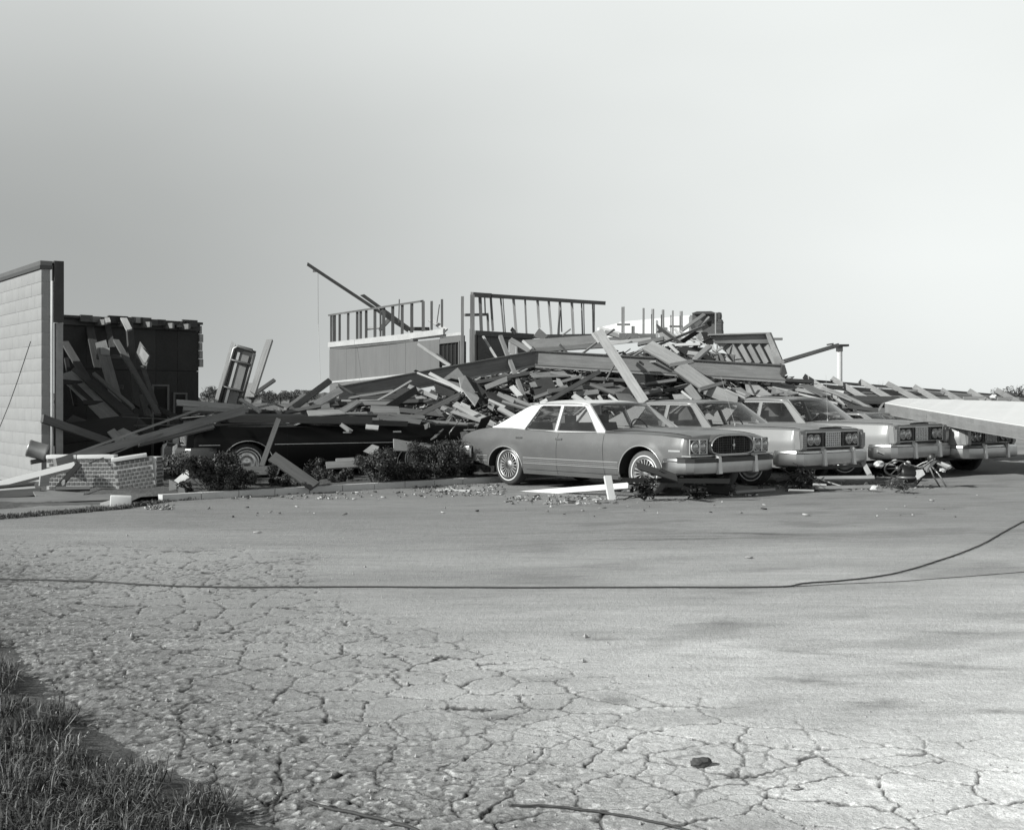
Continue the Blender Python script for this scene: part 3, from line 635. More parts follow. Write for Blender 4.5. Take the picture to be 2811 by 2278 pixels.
        b = MB(); b.box(G_['ws'][1] - .02, G_['ws'][1] + .02, -.12, .12, 1.22, 1.275); b.obj('mirror', DARKP, root)
        b = MB(); b.tube([(ax_, y_, z_) for ax_, y_, z_ in ((G_['ws'][0] + .17, .45, .965), (G_['ws'][0] + .02, .12, 1.0))], .006, 5); b.tube([(G_['ws'][0] + .17, -.1, .965), (G_['ws'][0] + .02, -.45, 1.0)], .006, 5); b.obj('wipers', DARKP, root)
    # hood seam lines
    hs = MB()
    for s in (-1, 1):
        pts = []
        for k in range(14):
            x = G_['ws'][0] + .12 + (LF - .10 - G_['ws'][0] - .12) * k / 13; yy = .80 * wx(x) - .02 * (k / 13) * 1; fk = 1 - yy / (sy(x, float(zs(x))))
            r_ = float(zs(x)) + (float(ztop(x)) - float(zs(x))) * math.sin(min(1, fk * 1.6) * math.pi / 2) + sp.get('fin', .02) * math.sin(min(fk / .25, 1) * math.pi); pts.append((x, s * yy, r_ + .001))
        hs.tube(pts, .004, 4)
    hs.obj('hood_seam', BLACK, root)
    # bumpers
    def bumper(end, z0, z1, m=sp.get('chromem', CHROME)):
        x = LF if end > 0 else LR; e = end; H = 1.012 * sp.get('hw', 1)
        plan = [(x - e * .42, .985 * H + .0), (x - e * .28, .995 * H + .01), (x - e * .12, .99 * H + .015), (x + e * .0, .965 * H + .01), (x + e * .075, .90), (x + e * .115, .75), (x + e * .13, .4), (x + e * .135, 0)]
        plan = [(a, -b) for a, b in plan] + [(a, b) for a, b in plan[::-1][1:]]
        zz = [(z0, -.05), (z0 + .012, -.004), (z0 + .03, .0), ((z0 + z1) / 2, .002), (z1 - .05, .0), (z1 - .036, -.014), (z1 - .01, -.022), (z1, -.055)]; v = []; f = []; n = len(zz)
        for i, (a, b) in enumerate(plan):
            a0, a1 = plan[max(0, i - 1)], plan[min(len(plan) - 1, i + 1)]; d = Vector((a1[0] - a0[0], a1[1] - a0[1], 0)).normalized(); nv = Vector((d.y, -d.x, 0)) * e
            for (z, o) in zz: v.append((a + nv.x * o, b + nv.y * o, z))
        for i in range(len(plan) - 1):
            for j in range(n - 1): f.append((i * n + j, i * n + j + 1, (i + 1) * n + j + 1, (i + 1) * n + j))
        o = pm('front_bumper' if e > 0 else 'rear_bumper', v, f, m, root, True); bm = bmesh.new(); bm.from_mesh(o.data)
        for e_ in bm.edges:
            if len(e_.link_faces) == 2 and e_.calc_face_angle(0) > .42: e_.smooth = False
        bm.to_mesh(o.data); bm.free(); md = o.modifiers.new('s', 'SOLIDIFY'); md.thickness = .012; col(o, .12); return o, plan
    bz0, bz1 = sp['bump']; fb, plan = bumper(1, bz0, bz1); bumper(-1, bz0 + .06, bz1 + .06)
    for yy in (-.42, .42):
        b = MB(); x = LF + .125; b.add([(x, yy - .045, bz0 - .015), (x + .05, yy - .04, bz0 - .01), (x + .05, yy + .04, bz0 - .01), (x, yy + .045, bz0 - .015), (x - .03, yy - .035, bz1 + .055), (x + .035, yy - .028, bz1 + .02), (x + .035, yy + .028, bz1 + .02), (x - .03, yy + .035, bz1 + .055)], BOXF)
        g_ = b.obj('bumper_guard', BRIGHT, root); fixn(g_)
    if sp.get('rub'):
        v = []; f = []
        for i, (a, b_) in enumerate(plan[2:-2]): v += [(a + .02 * (1 if abs(b_) < .95 else 0), b_ * 1.012, bz1 - .055), (a + .02 * (1 if abs(b_) < .95 else 0), b_ * 1.012, bz1 - .002), (a - .03, b_, bz1 + .012)]
        for i in range(len(plan) - 5):
            for k in range(2): f.append((3 * i + k, 3 * i + k + 1, 3 * i + 4 + k, 3 * i + 3 + k))
        o = pm('rubber_strip', v, f, DARKP, fb); o.modifiers.new('s', 'SOLIDIFY').thickness = .01
    lv = MB(); lv.box(LF - .12, LF + .02, -.80, .80, bz0 - .02, bz1 + .05); lv.obj('valance', DARKP, root)
    def lamp(y, z, r, x, parent):
        b = MB(); b.lathe([(r + .008, 0), (r + .008, .03), (r, .032), (r * .98, .022)], 24, 'x', (x - .02, y, z)); bz = b.obj('headlight', BRIGHT, parent, True)
        b = MB(); b.lathe([(r * .97, .018), (r * .7, .036), (r * .4, .046), (0, .05)], 24, 'x', (x - .02, y, z)); b.obj('lens', LAMP, bz, True)
    st = sp['style']; fx = LF
    if st == 'oval':
        for s in (-1, 1):
            b = MB(); y0, y1, z0, z1 = .55, .90, .635, .835
            b.box(fx - .04, fx + .012, min(s * y0, s * y1), max(s * y0, s * y1), z0, z1); hb = b.obj('headlight_housing', DARKP, root)
            b = MB()
            c = [(fx + .02, s * y0, z0), (fx + .02, s * y0, z1), (fx - .0, s * y1, z1), (fx - .0, s * y1, z0)]
            for i in range(4): b.tube([c[i], c[(i + 1) % 4]], .012, 6)
            b.tube([(fx + .03, s * .725, z0), (fx + .03, s * .725, z1)], .014, 6); b.obj('headlight_bezel', BRIGHT, root)
            for yy in (.64, .81): lamp(s * yy, (z0 + z1) / 2, .076, fx + .02, root)
        # nose shell with rounded-top grille opening
        def gp(sx, sz, zc=.745): 
            o = []
            for t in np.linspace(0, 2 * math.pi, 49)[:-1]:
                c, s_ = math.cos(t), math.sin(t); ex = .45; yy = math.copysign(abs(c) ** ex, c); zz = math.copysign(abs(s_) ** (ex if s_ < 0 else .75), s_); wfac = 1 if zz < 0 else 1 - .16 * zz
                o.append((yy * sx * wfac, zc + zz * sz + (0.02 if zz > 0 else 0)))
            return o
        v = []; f = []; R_ = [(fx - .12, .53, .15), (fx + .03, .52, .145), (fx + .055, .505, .137), (fx + .055, .48, .122), (fx + .0, .475, .12)]
        for (x, a, b_) in R_: v += [(x, y, z) for y, z in gp(a, b_)]
        for i in range(len(R_) - 1):
            for j in range(48): f.append((i * 48 + j, i * 48 + (j + 1) % 48, (i + 1) * 48 + (j + 1) % 48, (i + 1) * 48 + j))
        ns = pm('nose', v, f, PA, root, True)
        rim = MB(); q = [(fx + .058, y, z) for y, z in gp(.485, .125)]; rim.tube(q + q[:1], .010, 6, False); gr = rim.obj('grille', BRIGHT, root, True)
        pm('grille_backing', [(fx + .004, y, z) for y, z in gp(.478, .121)], [tuple(range(48))], BLACK, gr)
        inside = gp(.478, .121)
        def zext(y):
            zz = [z for (yy, z) in inside if abs(yy - y) < .035] or [.62, .87]; return min(zz), max(zz)
        for i in range(19):
            y = -.45 + .9 * i / 18; a, b_ = zext(y); b = MB(); w_ = .0035 if i % 3 else .008; b.box(fx + .02, fx + .032, y - w_, y + w_, a, b_); col(b.obj('grille_bar', METAL, gr), .45 if not i % 6 else .06)
        for z in (.655, .69, .725, .76, .795, .83):
            hw = .47 - (.0 if z < .8 else .03); b = MB(); b.box(fx + .022, fx + .030, -hw, hw, z - .002, z + .002); col(b.obj('grille_bar', METAL, gr), .12)
        b = MB(); b.lathe([(0, .01), (.022, .008), (.026, 0)], 16, 'x', (fx + .045, 0.04, .745)); b.box(fx + .04, fx + .048, .036, .046, .68, .83); b.obj('grille_emblem', BRIGHT, gr)
        b = MB(); b.box(fx - .1, fx + .07, -.96, .96, .598, .615); b.obj('lower_grille_trim', BRIGHT, root)
        for s in (-1, 1): sstrip('fender_emblem', fx - .33, fx - .13, .665, .69, BRIGHT, .006, 6, s)
    else:
        z0, z1 = .635, .885
        b = MB(); b.box(fx - .03, fx + .012, -.74, .74, z0, z1); gr = b.obj('grille', BLACK, root)
        b = MB()
        for z in (z0, z1): b.tube([(fx + .02, -.75, z), (fx + .02, .75, z)], .010, 6)
        for y in (-.75, .75): b.tube([(fx + .02, y, z0), (fx + .02, y, z1)], .010, 6)
        b.obj('grille_surround', BRIGHT, gr)
        for s in (-1, 1):
            for yy in (.46, .64): lamp(s * yy, (z0 + z1) / 2, .078, fx + .03, root)
            b = MB()      # vertical lamp pod wrapping the fender tip
            yy0, yy1 = .765, .935; b.add([(fx - .06, s * yy1, z0 - .03), (fx + .05, s * yy1 * .985, z0 - .03), (fx + .06, s * yy0, z0 - .03), (fx - .06, s * yy0, z0 - .03), (fx - .1, s * yy1, z1 + .03), (fx + .02, s * yy1 * .985, z1 + .02), (fx + .03, s * yy0, z1 + .02), (fx - .1, s * yy0, z1 + .04)], BOXF)
            pd = b.obj('lamp_pod', PA, root); fixn(pd)
            bm = bmesh.new(); bm.from_mesh(pd.data); bmesh.ops.bevel(bm, geom=bm.edges[:], offset=.012, segments=2, affect='EDGES'); bm.to_mesh(pd.data); bm.free()
            b = MB(); b.box(fx + .03, fx + .062, min(s * .79, s * .90), max(s * .79, s * .90), z0 + .0, z1 - .03); mk = b.obj('marker_lamp', LAMP, pd)
            b = MB()
            for q in range(6): z = z0 + .01 + q * .036; b.box(fx + .058, fx + .066, min(s * .785, s * .905), max(s * .785, s * .905), z, z + .003)
            b.obj('marker_ribs', BRIGHT, pd)
        for i in range(8):
            z = z0 + .015 + i * (z1 - z0 - .03) / 7
            b = MB(); b.box(fx + .012, fx + .022, -.74, .74, z - .0025, z + .0025); col(b.obj('grille_bar', METAL, gr), .2)
        for i in range(8):  # white bars paint in the bright sky reflected by the chrome
            y = -.20 + .40 * i / 7; b = MB(); b.box(fx + .02, fx + .036, y - .008, y + .008, z0 + .01, z1 - .01); b.obj('grille_bar', WHITEP, gr)
        for i in range(7):
            z = z0 + .015 + i * (z1 - z0 - .03) / 6; b = MB(); b.box(fx + .02, fx + .034, -.20, .20, z - .0065, z + .0065); b.obj('grille_bar', WHITEP, gr)
        for s in (-1, 1): b = MB(); b.box(fx + .01, fx + .03, s * .29 - .004, s * .29 + .004, z0, z1); col(b.obj('grille_bar', METAL, gr), .3)
        # raised centre bulge of the hood
        hb = MB(); xa, xb = G_['ws'][0] + .25, fx - .02; pr = [(-.34, 0), (-.30, .022), (-.12, .03), (.12, .03), (.30, .022), (.34, 0)]; k = 0; vv = []; ff = []
        for i in range(11):
            x = xa + (xb - xa) * i / 10; zt0 = float(ztop(x)); a_ = min(1, i / 2)
            vv += [(x, y, zt0 + .0 + h * a_ - .003) for y, h in pr]
        for i in range(10):
            for j in range(5): ff.append((i * 6 + j, i * 6 + 6 + j, i * 6 + 7 + j, i * 6 + 1 + j))
        pm('hood_bulge', vv, ff, PA, root, True)
    for s in (-1, 1):
        b = MB(); x = LR; b.box(x - .025, x + .02, min(s * .60, s * .80), max(s * .60, s * .80), .62, .74); b.obj('tail_lamp', LAMP, root)
    if sp.get('antenna'):
        ax_ = G_['ws'][0] + .30; b = MB(); z = float(ztop(ax_)) ; b.tube([(ax_, -.62, z - .02), (ax_, -.62, z + .03)], .012, 8); b.tube([(ax_, -.62, z), (ax_ - sp['antenna'], -.62 - .02, z + .82)], [.0035, .002], 5); b.obj('antenna', BRIGHT, root)
    b = MB()
    if sp.get('mirror', 1):
        b.box(.50, .54, .89, 1.01, .96, 1.05); b.obj('door_mirror', CHROME, root)
    return root
GH1 = dict(outline=[(.82, .90), (.80, .935), (.27, 1.325), (.18, 1.348), (-.75, 1.352), (-.93, 1.335), (-1.12, 1.27), (-1.68, .985), (-1.78, .955), (-1.78, .90)],
    windows=[[(.64, .915), (.24, 1.27), (.19, 1.300), (-.27, 1.305), (-.22, .915)], [(-.28, .915), (-.335, 1.305), (-.75, 1.305), (-.80, 1.285), (-.98, .93), (-.95, .915)]], ws=(.79, .26), rw=(-1.78, -1.02), roof=(.27, -1.02))
T1 = dict(LF=2.47, LR=-2.62, XF=1.62, XR=-1.36, paint=PAINT1, zs=([-2.62, -2.5, -2.2, -1.8, -1.3, -.8, -.2, .8, 1.5, 2.0, 2.35, 2.47], [.70, .80, .885, .935, .935, .905, .885, .895, .90, .885, .855, .82]),
    zt=([-2.62, -2.5, -2.1, -1.6, .8, 1.4, 2.1, 2.4, 2.47], [.74, .86, .93, .96, .97, .985, .955, .90, .85]), cab=(-1.75, .80), seams=[(-.13, -.15), (.85, .88)], trim=[(.470, .482), (.385, .395), (.415, .420), (.445, .449)],
    handles=[-1.02, -.10], style='oval', gh=GH1, roofmat=VINYL, wtrim=BRIGHT, bump=(.36, .57), rub=True, cap='spoke', haf=1.0, har=.80, crease=.004, fin=.012, dusty=True)
car1 = make_car('parked_car', (1.523, 19.905, 0), math.radians(-48), 1.0, T1)
setp(car1, 'dark grey four-door sedan with white vinyl roof and oval grille, nearest in the row', 'car', 'cars parked in the row before the collapsed building')
T2 = dict(T1, LF=2.56, LR=-2.85, XF=1.62, XR=-1.45, paint=PAINT2, style='wide', roofmat=PAINT2, trim=[(.455, .468)], haf=.98, har=.74, zs=([-2.85, -2.6, -2, -1, 0, 1.0, 1.8, 2.4, 2.56], [.80, .88, .92, .92, .915, .92, .925, .92, .905]),
    zt=([-2.85, -2.6, -1.8, .8, 1.5, 2.3, 2.56], [.84, .93, .97, .975, .985, .965, .93]), cap='plain', rub=False, bump=(.36, .59), hz=.82, crease=.008, fin=.016, antenna=.28, dusty=False)
car2 = make_car('parked_car', (3.46, 22.0, 0), math.radians(-47.5), 1.0, T2); setp(car2, 'silver grey sedan second from the left in the row, waffle grille and bent radio antenna', 'car', 'cars parked in the row before the collapsed building')
T3 = dict(T2, paint=PAINT3, roofmat=PAINT3, antenna=.02, zr=1.36)
car3 = make_car('parked_car', (5.56, 24.25, .0), math.radians(-47), 1.03, T3); setp(car3, 'pale grey sedan third in the row, its nose touching the fallen white slab', 'car', 'cars parked in the row before the collapsed building')
T4 = dict(T2, antenna=None, squash=.55)
car4 = make_car('parked_car', (7.35, 25.35, -.05), math.radians(-49), 1.0, T4); setp(car4, 'pale sedan at the right end of the row, mostly hidden under the white canopy slab', 'car', 'cars parked in the row before the collapsed building')
T5 = dict(T2, paint=PAINT4, roofmat=PAINT4, squash=.42, antenna=None, trim=[(.635, .643)], wtrim=DARKP, chromem=METAL, seams=[(-.13, -.15), (.95, .95)], mirror=0, haf=.92)
car5 = make_car('parked_car', (-3.36, 22.05, 0.02), math.radians(207), 1.0, T5); setp(car5, 'long black car behind the hedge with its roof crushed under fallen boards', 'car')

# ------------------------------------------------------------------ block wall on the left
U = Vector((-.578, .816, 0)); V_ = Vector((.816, .578, 0)); UP = Vector((0, 0, 1))
def shared_box(name, dx, dy, dz, m, bev=.004):
    o = box(name, (0, dx, 0, dy, 0, dz), m, None, bev); me = o.data; bpy.data.objects.remove(o); return me
def pieceobj(name, me, parent, loc, rz=0, sc=None, c=None):
    o = bpy.data.objects.new(name, me); COL.objects.link(o); o.parent = parent; o.location = loc; o.rotation_euler = (0, 0, rz)
    if sc: o.scale = sc
    if c is not None: col(o, c)
    return o
def blockwall():
    C0 = Vector((-7.41, 19.5, 0)); a = math.atan2(U.y, U.x); root = empty('block_wall', C0, a)   # local x recedes along the wall, local y = away from lit face
    setp(root, 'tall pale painted concrete block wall standing alone at the left edge', 'wall')
    H = 3.59; n = 11; rows = 17
    core = box('mortar_core', (0.006, n * .4 + .0, -.134, -.006, 0, H - .12), BLOCK, root)
    bl = shared_box('block', .398, .128, .197, BLOCK, .003); hf = shared_box('block', .198, .128, .197, BLOCK, .003)
    for r in range(rows):
        off = .2 * (r % 2); x = .004
        if off: pieceobj('block', hf, root, (x, -.138 + random.uniform(0, .003) + .008, r * .2 + .004 + .06)); x += .2
        while x < n * .4 - .3:
            pieceobj('block', bl, root, (x, -.13 + random.uniform(0, .002), r * .2 + .064)); x += .4
    cp = box('coping', (-.03, n * .4, -.17, .03, H - .125, H - .07), METAL, root); col(cp, .06)
    cp = box('coping', (-.02, n * .4, -.16, .02, H - .07, H), METAL, root); col(cp, .16)
    return root
bw_ = blockwall()
def corner_bits():
    c = Vector((-7.41, 19.5, 0)) + V_ * .16
    mb = MB(); mb.tube([c + Vector((.0, .0, z)) for z in (.05, 1.2, 2.4, 3.28)], .026, 8); o = mb.obj('downspout', WHITEP, smooth=True); setp(o, 'thin white downspout running down beside the end of the block wall', 'downspout')
    root = empty('corner_post', c + V_ * .05, math.atan2(V_.y, V_.x)); setp(root, 'corner post with dark upper board next to the white downspout', 'post')
    col(box('post_board', (0.01, .12, -.02, .08, 0, 2.62), SHEET, root, .004), .42); col(box('dark_board', (-.02, .13, -.03, .10, 2.63, 3.60), SHEET, root, .004), .05)
    mb = MB(); mb.tube([W(*px('r1', 195, 595), 19.15), W(*px('r1', 110, 850), 19.1), W(*px('r1', 60, 990), 19.05), W(*px('r1', -10, 1160), 18.9)], .007, 5); o = mb.obj('wire', ROPE); setp(o, 'thin dark wire hanging down across the face of the block wall', 'wire')
corner_bits()
# ------------------------------------------------------------------ dark room ruin behind the wall
def ruin():
    A = Vector((-8.94, 24.5, 0)); B = Vector((-6.87, 27.0, 0)); d = (B - A); L = d.length; rz = math.atan2(d.y, d.x); H = 3.03
    root = empty('ruined_room', A, rz); setp(root, 'dark roofless room shell full of fallen boards behind the block wall', 'building')
    n = 6; s = L / n
    for i in range(n):
        for (z0, z1) in ((0, 1.05), (1.06, 2.0), (2.01, H - .16)):
            if i == 3 and z0 == 0: z0 = 0
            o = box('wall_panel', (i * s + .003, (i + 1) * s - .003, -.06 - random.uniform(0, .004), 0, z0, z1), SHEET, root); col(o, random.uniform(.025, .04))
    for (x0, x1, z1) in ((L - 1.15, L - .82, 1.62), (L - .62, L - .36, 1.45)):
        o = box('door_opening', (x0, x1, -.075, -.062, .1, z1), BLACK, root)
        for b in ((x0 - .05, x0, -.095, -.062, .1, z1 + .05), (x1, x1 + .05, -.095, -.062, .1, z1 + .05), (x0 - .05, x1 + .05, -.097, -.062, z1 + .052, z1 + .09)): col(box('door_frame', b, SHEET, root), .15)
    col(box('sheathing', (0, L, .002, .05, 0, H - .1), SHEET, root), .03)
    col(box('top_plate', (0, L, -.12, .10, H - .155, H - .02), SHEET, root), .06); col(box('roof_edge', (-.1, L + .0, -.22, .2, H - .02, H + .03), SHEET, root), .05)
    for x in (.7, 1.2, 1.75, 2.3, 2.7): col(box('rafter_stub', (x, x + .05, -.45, -.12, H - .14, H - .03), WOOD, root), .25)
    for k in range(16): x = random.uniform(0, L - .5); col(box('broken_sheathing', (x, x + random.uniform(.15, .5), -.24, -.2, H - random.uniform(.03, .10), H + random.uniform(.02, .07)), WOOD, root), random.choice((.05, .08, .2, .4)))
    for k in range(5):
        z = 2.1 + k * .18; col(box('broken_sheathing', (L + .0, L + .05 + .05 * random.random(), -.1, -.02, z, z + .17), WOOD, root), .45)
ruin()
QD = 'in the dark roofless room'
P('r1', 415, 800, 850, 1225, 90, 23.8, 21.5, .5, 'pale insulation board with dark cleats sloping down to the right ' + QD, t=.03, name='insulation_board', cat='board')
for i, (a, b, c, d) in enumerate(((395, 850, 520, 862), (530, 985, 650, 992), (650, 1103, 795, 1107))): P('r1', a, b, c, d, 22, 23.4 - i * .7, None, .06, ('upper', 'middle', 'lower')[i] + ' short dark cleat across the sloping pale insulation board', t=.05, name='cleat', cat='cleat')
P('r1', 640, 600, 745, 985, 68, 24.3, 23.2, .30, 'upright pale board near the middle ' + QD, name='board', cat='board')
SH('r1', [(637, 635), (697, 637), (697, 682), (640, 680)], 24.0, .5, label='small pale square patch on the upright board ' + QD)
for i, (a, b, c, d) in enumerate(((612, 693, 785, 697), (665, 880, 790, 888))): P('r1', a, b, c, d, 22, 24.1 - i * .3, None, .10, ('upper', 'lower')[i] + ' dark crossbar over the upright pale board ' + QD, name='cleat', cat='cleat')
for (x1, y1, x2, y2, w, Y1, Y2, c, lb) in [
    (410, 600, 585, 890, 42, 24.5, 23.3, .14, 'dark stick falling from the upper left'), (570, 850, 965, 1190, 55, 23.2, 21.6, .13, 'dark joist running down to the lower right corner'),
    (470, 770, 930, 1150, 35, 23.6, 21.9, .18, 'slim joist parallel above the dark joist'), (595, 800, 845, 1015, 17, 23, 22.3, .42, 'thin pale stick with a broken bright tip'),
    (738, 590, 1005, 1060, 32, 24.2, 22.5, .2, 'long thin lath leaning from the upper middle to the right'), (820, 470, 865, 1010, 42, 24.8, 23.4, .08, 'upright dark stud right of the pale board'),
    (905, 755, 992, 1010, 28, 24.2, 22.8, .2, 'short lath below the diamond sheet'), (565, 480, 625, 770, 48, 25, 24.2, .11, 'dark rafter hanging from the wall top'),
    (905, 935, 945, 1075, 38, 23.2, 22.9, .25, 'short upright board low on the right'), (470, 870, 700, 1090, 26, 23.3, 22.3, .1, 'short dark stick under the joists'),
    (440, 1085, 660, 1175, 55, 21.8, 21.4, .24, 'broken pale plank end low on the left'), (680, 480, 715, 640, 34, 25.2, 24.6, .12, 'short dark stud at the wall top'),
    (950, 1000, 1150, 1090, 30, 23, 22.4, .09, 'low dark stick beside the door opening'), (420, 700, 480, 1000, 20, 24, 23.5, .06, 'thin dark lath near the left wall')]:
    P('r1', x1, y1, x2, y2, w, Y1, Y2, c * .55, lb + ' ' + QD, t=.05)
SH('r1', [(890, 595), (950, 680), (925, 772), (860, 688)], [24.4, 24.0, 23.8, 24.2], .16, label='dark diamond-shaped sheet hanging ' + QD)
SH('r1', [(897, 625), (947, 685), (922, 738), (885, 680)], [24.2, 23.8, 23.6, 24.0], .36, label='paler small square stuck on the dark diamond sheet ' + QD)
P('r1', 270, 1085, 705, 1240, 48, 19.1, 20.6, .10, 'dark plank poking out past the foot of the block wall', t=.05)
P('r1', 705, 1165, 770, 1235, 50, 20.9, 20.7, .62, 'short bright board end sticking up behind the long grey timber')
P('r1', 755, 1165, 855, 1218, 60, 21.0, 20.8, .6, 'bright square board end right beside another behind the long grey timber')
P('r1', 785, 450, 822, 522, 36, 24.2, 24.0, .7, 'short white splintered lath hanging from the wall top of the dark room')
P('r1', 680, 448, 690, 478, 24, 24.3, 24.2, .55, 'tiny white block on the wall top of the dark room')
P('r1', 290, 1200, 860, 1120, 130, 20.9, 21.2, .035, 'wide dark fallen sheet behind the long grey timber', name='panel', cat='panel')
P('r1', 200, 1362, 900, 1240, 20, 18.9, 20, .06, 'slim dark batten just under the long grey timber', t=.05)
def drum():
    c = W(*px('r1', 245, 1290), 19.0); mb = MB(); mb.lathe([(0, -.16), (.13, -.16), (.135, -.14), (.13, -.12), (.13, .10), (.14, .12), (.13, .14), (0, .14)], 20, 'x', (0, 0, 0))
    o = mb.obj('air_duct', METAL, smooth=True); o.location = c; o.rotation_euler = (.1, .3, .25); col(o, .45); setp(o, 'dented pale metal cylinder against the foot of the block wall', 'duct')
drum()
for i, (a, b, c, d, e, f_) in enumerate(((780, 1075, 1080, 1090, 1400, 1060), (850, 1130, 1100, 1125, 1400, 1115))):
    mb = MB(); mb.tube([W(*px('r1', a, b), 21), W(*px('r1', c, d), 20.6), W(*px('r1', e, f_), 20.4)], .008, 5); col(setp(mb.obj('wire', METAL), ('upper' if i == 0 else 'lower') + ' pale wire strung low across the front of the dark room', 'wire'), .3)
# long timbers across the planter
def timber():
    A, B = W(*px('r9', 640, 700), 18.25), W(*px('r2', 850, 862), 20.3); root = empty('long_timber', A)
    setp(root, 'long grey timber with grooved edges lying over the brick planter up to the black car', 'timber')
    place(A, B, .125, .13, .26, 'beam', parent=root); place(A + Vector((.08, .07, .075)), B + Vector((-.6, .07, .07)), .035, .10, .36, 'edge_strip', parent=root); place(A + Vector((.5, -.075, -.012)), B + Vector((-.4, -.075, -.01)), .02, .02, .14, 'edge_strip', parent=root)
timber()
P('r2', -70, 1150, 590, 995, 45, 19.2, 20.0, .32, 'shorter grooved timber lying under the long grey one above the headlamp of the black car', t=.08, name='timber', cat='timber')
P('r9', -160, 995, 855, 735, 66, 17.7, 18.2, .78, 'long white beam sloping off the planter toward the left edge', t=.09, name='beam', cat='beam', m=WHITEP)
P('r9', 895, 715, 640, 1000, 60, 18.0, 17.7, .05, 'dark plank leaning on the front of the brick planter', t=.05)
P('r9', -100, 985, 385, 935, 26, 17.4, 17.6, .07, 'dark pipe-thin strip low at the left edge', t=.05); P('r9', -100, 1020, 400, 985, 18, 17.35, 17.5, .7, 'white strip lying under the dark one at the left edge', t=.03)
P('r9', -140, 1075, 445, 1030, 85, 17.1, 17.3, .10, 'wide dark gutter piece lying at the left edge', name='gutter', cat='gutter', t=.08)
SH('r9', [(360, 1000), (960, 1040), (915, 1092), (405, 1075)], [17.4, 17.4, 17.0, 16.9], .3, label='grey flat metal sheet on the ground in front of the planter')
P('r9', 430, 905, 560, 905, 110, 17.5, 17.6, .4, 'short pale board propped up left of the planter', t=.05, roll=20); P('r9', 640, 1000, 1010, 990, 38, 17.5, 17.6, .12, 'dark round-ended strip lying at the foot of the planter', t=.06)
P('r9', 700, 945, 750, 940, 90, 17.75, None, .3, 'small grey board standing against the brick planter')
P('r9', -200, 1160, 1255, 1105, 68, 16.7, 17.0, .22, 'long low grey board along the verge at the left edge', t=.1, name='board', cat='board'); P('r9', -200, 1235, 1180, 1178, 62, 16.3, 16.7, .17, 'long darker board in front of the low grey one on the verge', t=.08, name='board', cat='board')
P('r9', 1130, 1190, 1260, 1150, 50, 16.6, None, .42, 'small pale scrap beside the white block on the verge')
wb = box('white_block', (-.12, .15, -.09, .09, 0, .145), WHITEP, None, .012); wb.location = G(*px('r9', 1350, 1195)); wb.rotation_euler = (0, .05, .3); setp(wb, 'white concrete block lying on the verge in front of the brick planter', 'block')
# brick planter
def planter():
    root = empty('brick_planter', (-6.84, 18.35, .02), 0); setp(root, 'low broken brick planter wall with white cap stones under the long timber', 'planter')
    bm_ = shared_box('brick', .0, .0, .0, BRICK) if False else None
    cw, ch = .070, .056
    me = shared_box('brick', cw - .011, .05, ch - .013, BRICK, .002); me2 = shared_box('brick', cw * 1.5 - .006, .05, ch - .008, BRICK, .003)
    def seg(ox, oy, rz, cols, rows, tilt, z0=.0, cut=None):
        e = bpy.data.objects.new('wall_segment', None); COL.objects.link(e); e.parent = root; e.location = (ox, oy, z0); e.rotation_euler = (0, tilt, rz); e.empty_display_size = .1
        core = box('mortar', (0.004, cols * cw, .0025, .20, 0, rows * ch), MORTAR, e)
        for r in range(rows):
            x = (r % 2) * cw * .5
            while x < cols * cw - cw * .9:
                o = pieceobj('brick', me, e, (x + .0055, random.uniform(-.002, .001) - .002, r * ch + .0065 + (.012 if cut and r >= cut else 0)));  x += cw
        return e
    s1 = seg(-.06, .0, .06, 15, 9, .0); s2 = seg(1.0, -.04, .30, 8, 8, -.14, .0, 6)
    s3 = seg(1.53, .13, 1.45, 4, 8, 0, .08)
    for e, x0, x1, z in ((s1, .0, .44, 9 * ch), (s1, .45, .99, 9 * ch), (s2, -.01, .50, 8 * ch + .014)):
        box('cap_stone', (x0, x1, -.02, .22, z + .003, z + .062), WHITEP, e, .008)
planter()
def lump(px_, py_, Y, r, m, label, name, cat, sq=.7, c=None, n=2):
    bm = bmesh.new(); bmesh.ops.create_icosphere(bm, subdivisions=n, radius=r)
    for v in bm.verts: v.co *= random.uniform(.7, 1.25); v.co.z *= sq
    me = bpy.data.meshes.new(name); bm.to_mesh(me); bm.free(); me.materials.append(m); o = bpy.data.objects.new(name, me); COL.objects.link(o); o.location = W(px_, py_, Y); setp(o, label, cat)
    if c is not None: col(o, c)
    return o
lump(450, 1366, 17.6, .09, INSUL, 'crumbled pale plaster lump right of the brick planter', 'plaster_lump', 'rubble'); lump(478, 1370, 17.5, .06, INSUL, 'smaller pale plaster lump at the start of the kerb', 'plaster_lump', 'rubble')
SH('r2', [(205, 1465), (275, 1500), (265, 1590), (205, 1580)], 17.9, .3, label='grey slab scrap standing right of the brick planter')
SH('r2', [(250, 1475), (375, 1370), (385, 1450), (295, 1505)], [18.3, 18.3, 18.1, 18.1], .65, label='white board scrap leaning beside the first shrub')
SH('r2', [(290, 1530), (340, 1545), (365, 1640), (280, 1630)], 17.6, .22, label='small grey slab leaning in front of the first shrub')
P('r2', 355, 1400, 1180, 1385, 78, 19.3, 19.8, .22, 'long grey board lying on edge behind the hedge under the black car', t=.06)
P('r2', 1130, 1275, 1500, 1530, 98, 18.8, 18.5, .07, 'wide dark board tilted down over the hedge', t=.05)
P('r2', 1175, 930, 1025, 1345, 42, 20.3, 19.8, .10, 'dark thin post leaning against the front wheel of the black car', t=.06)
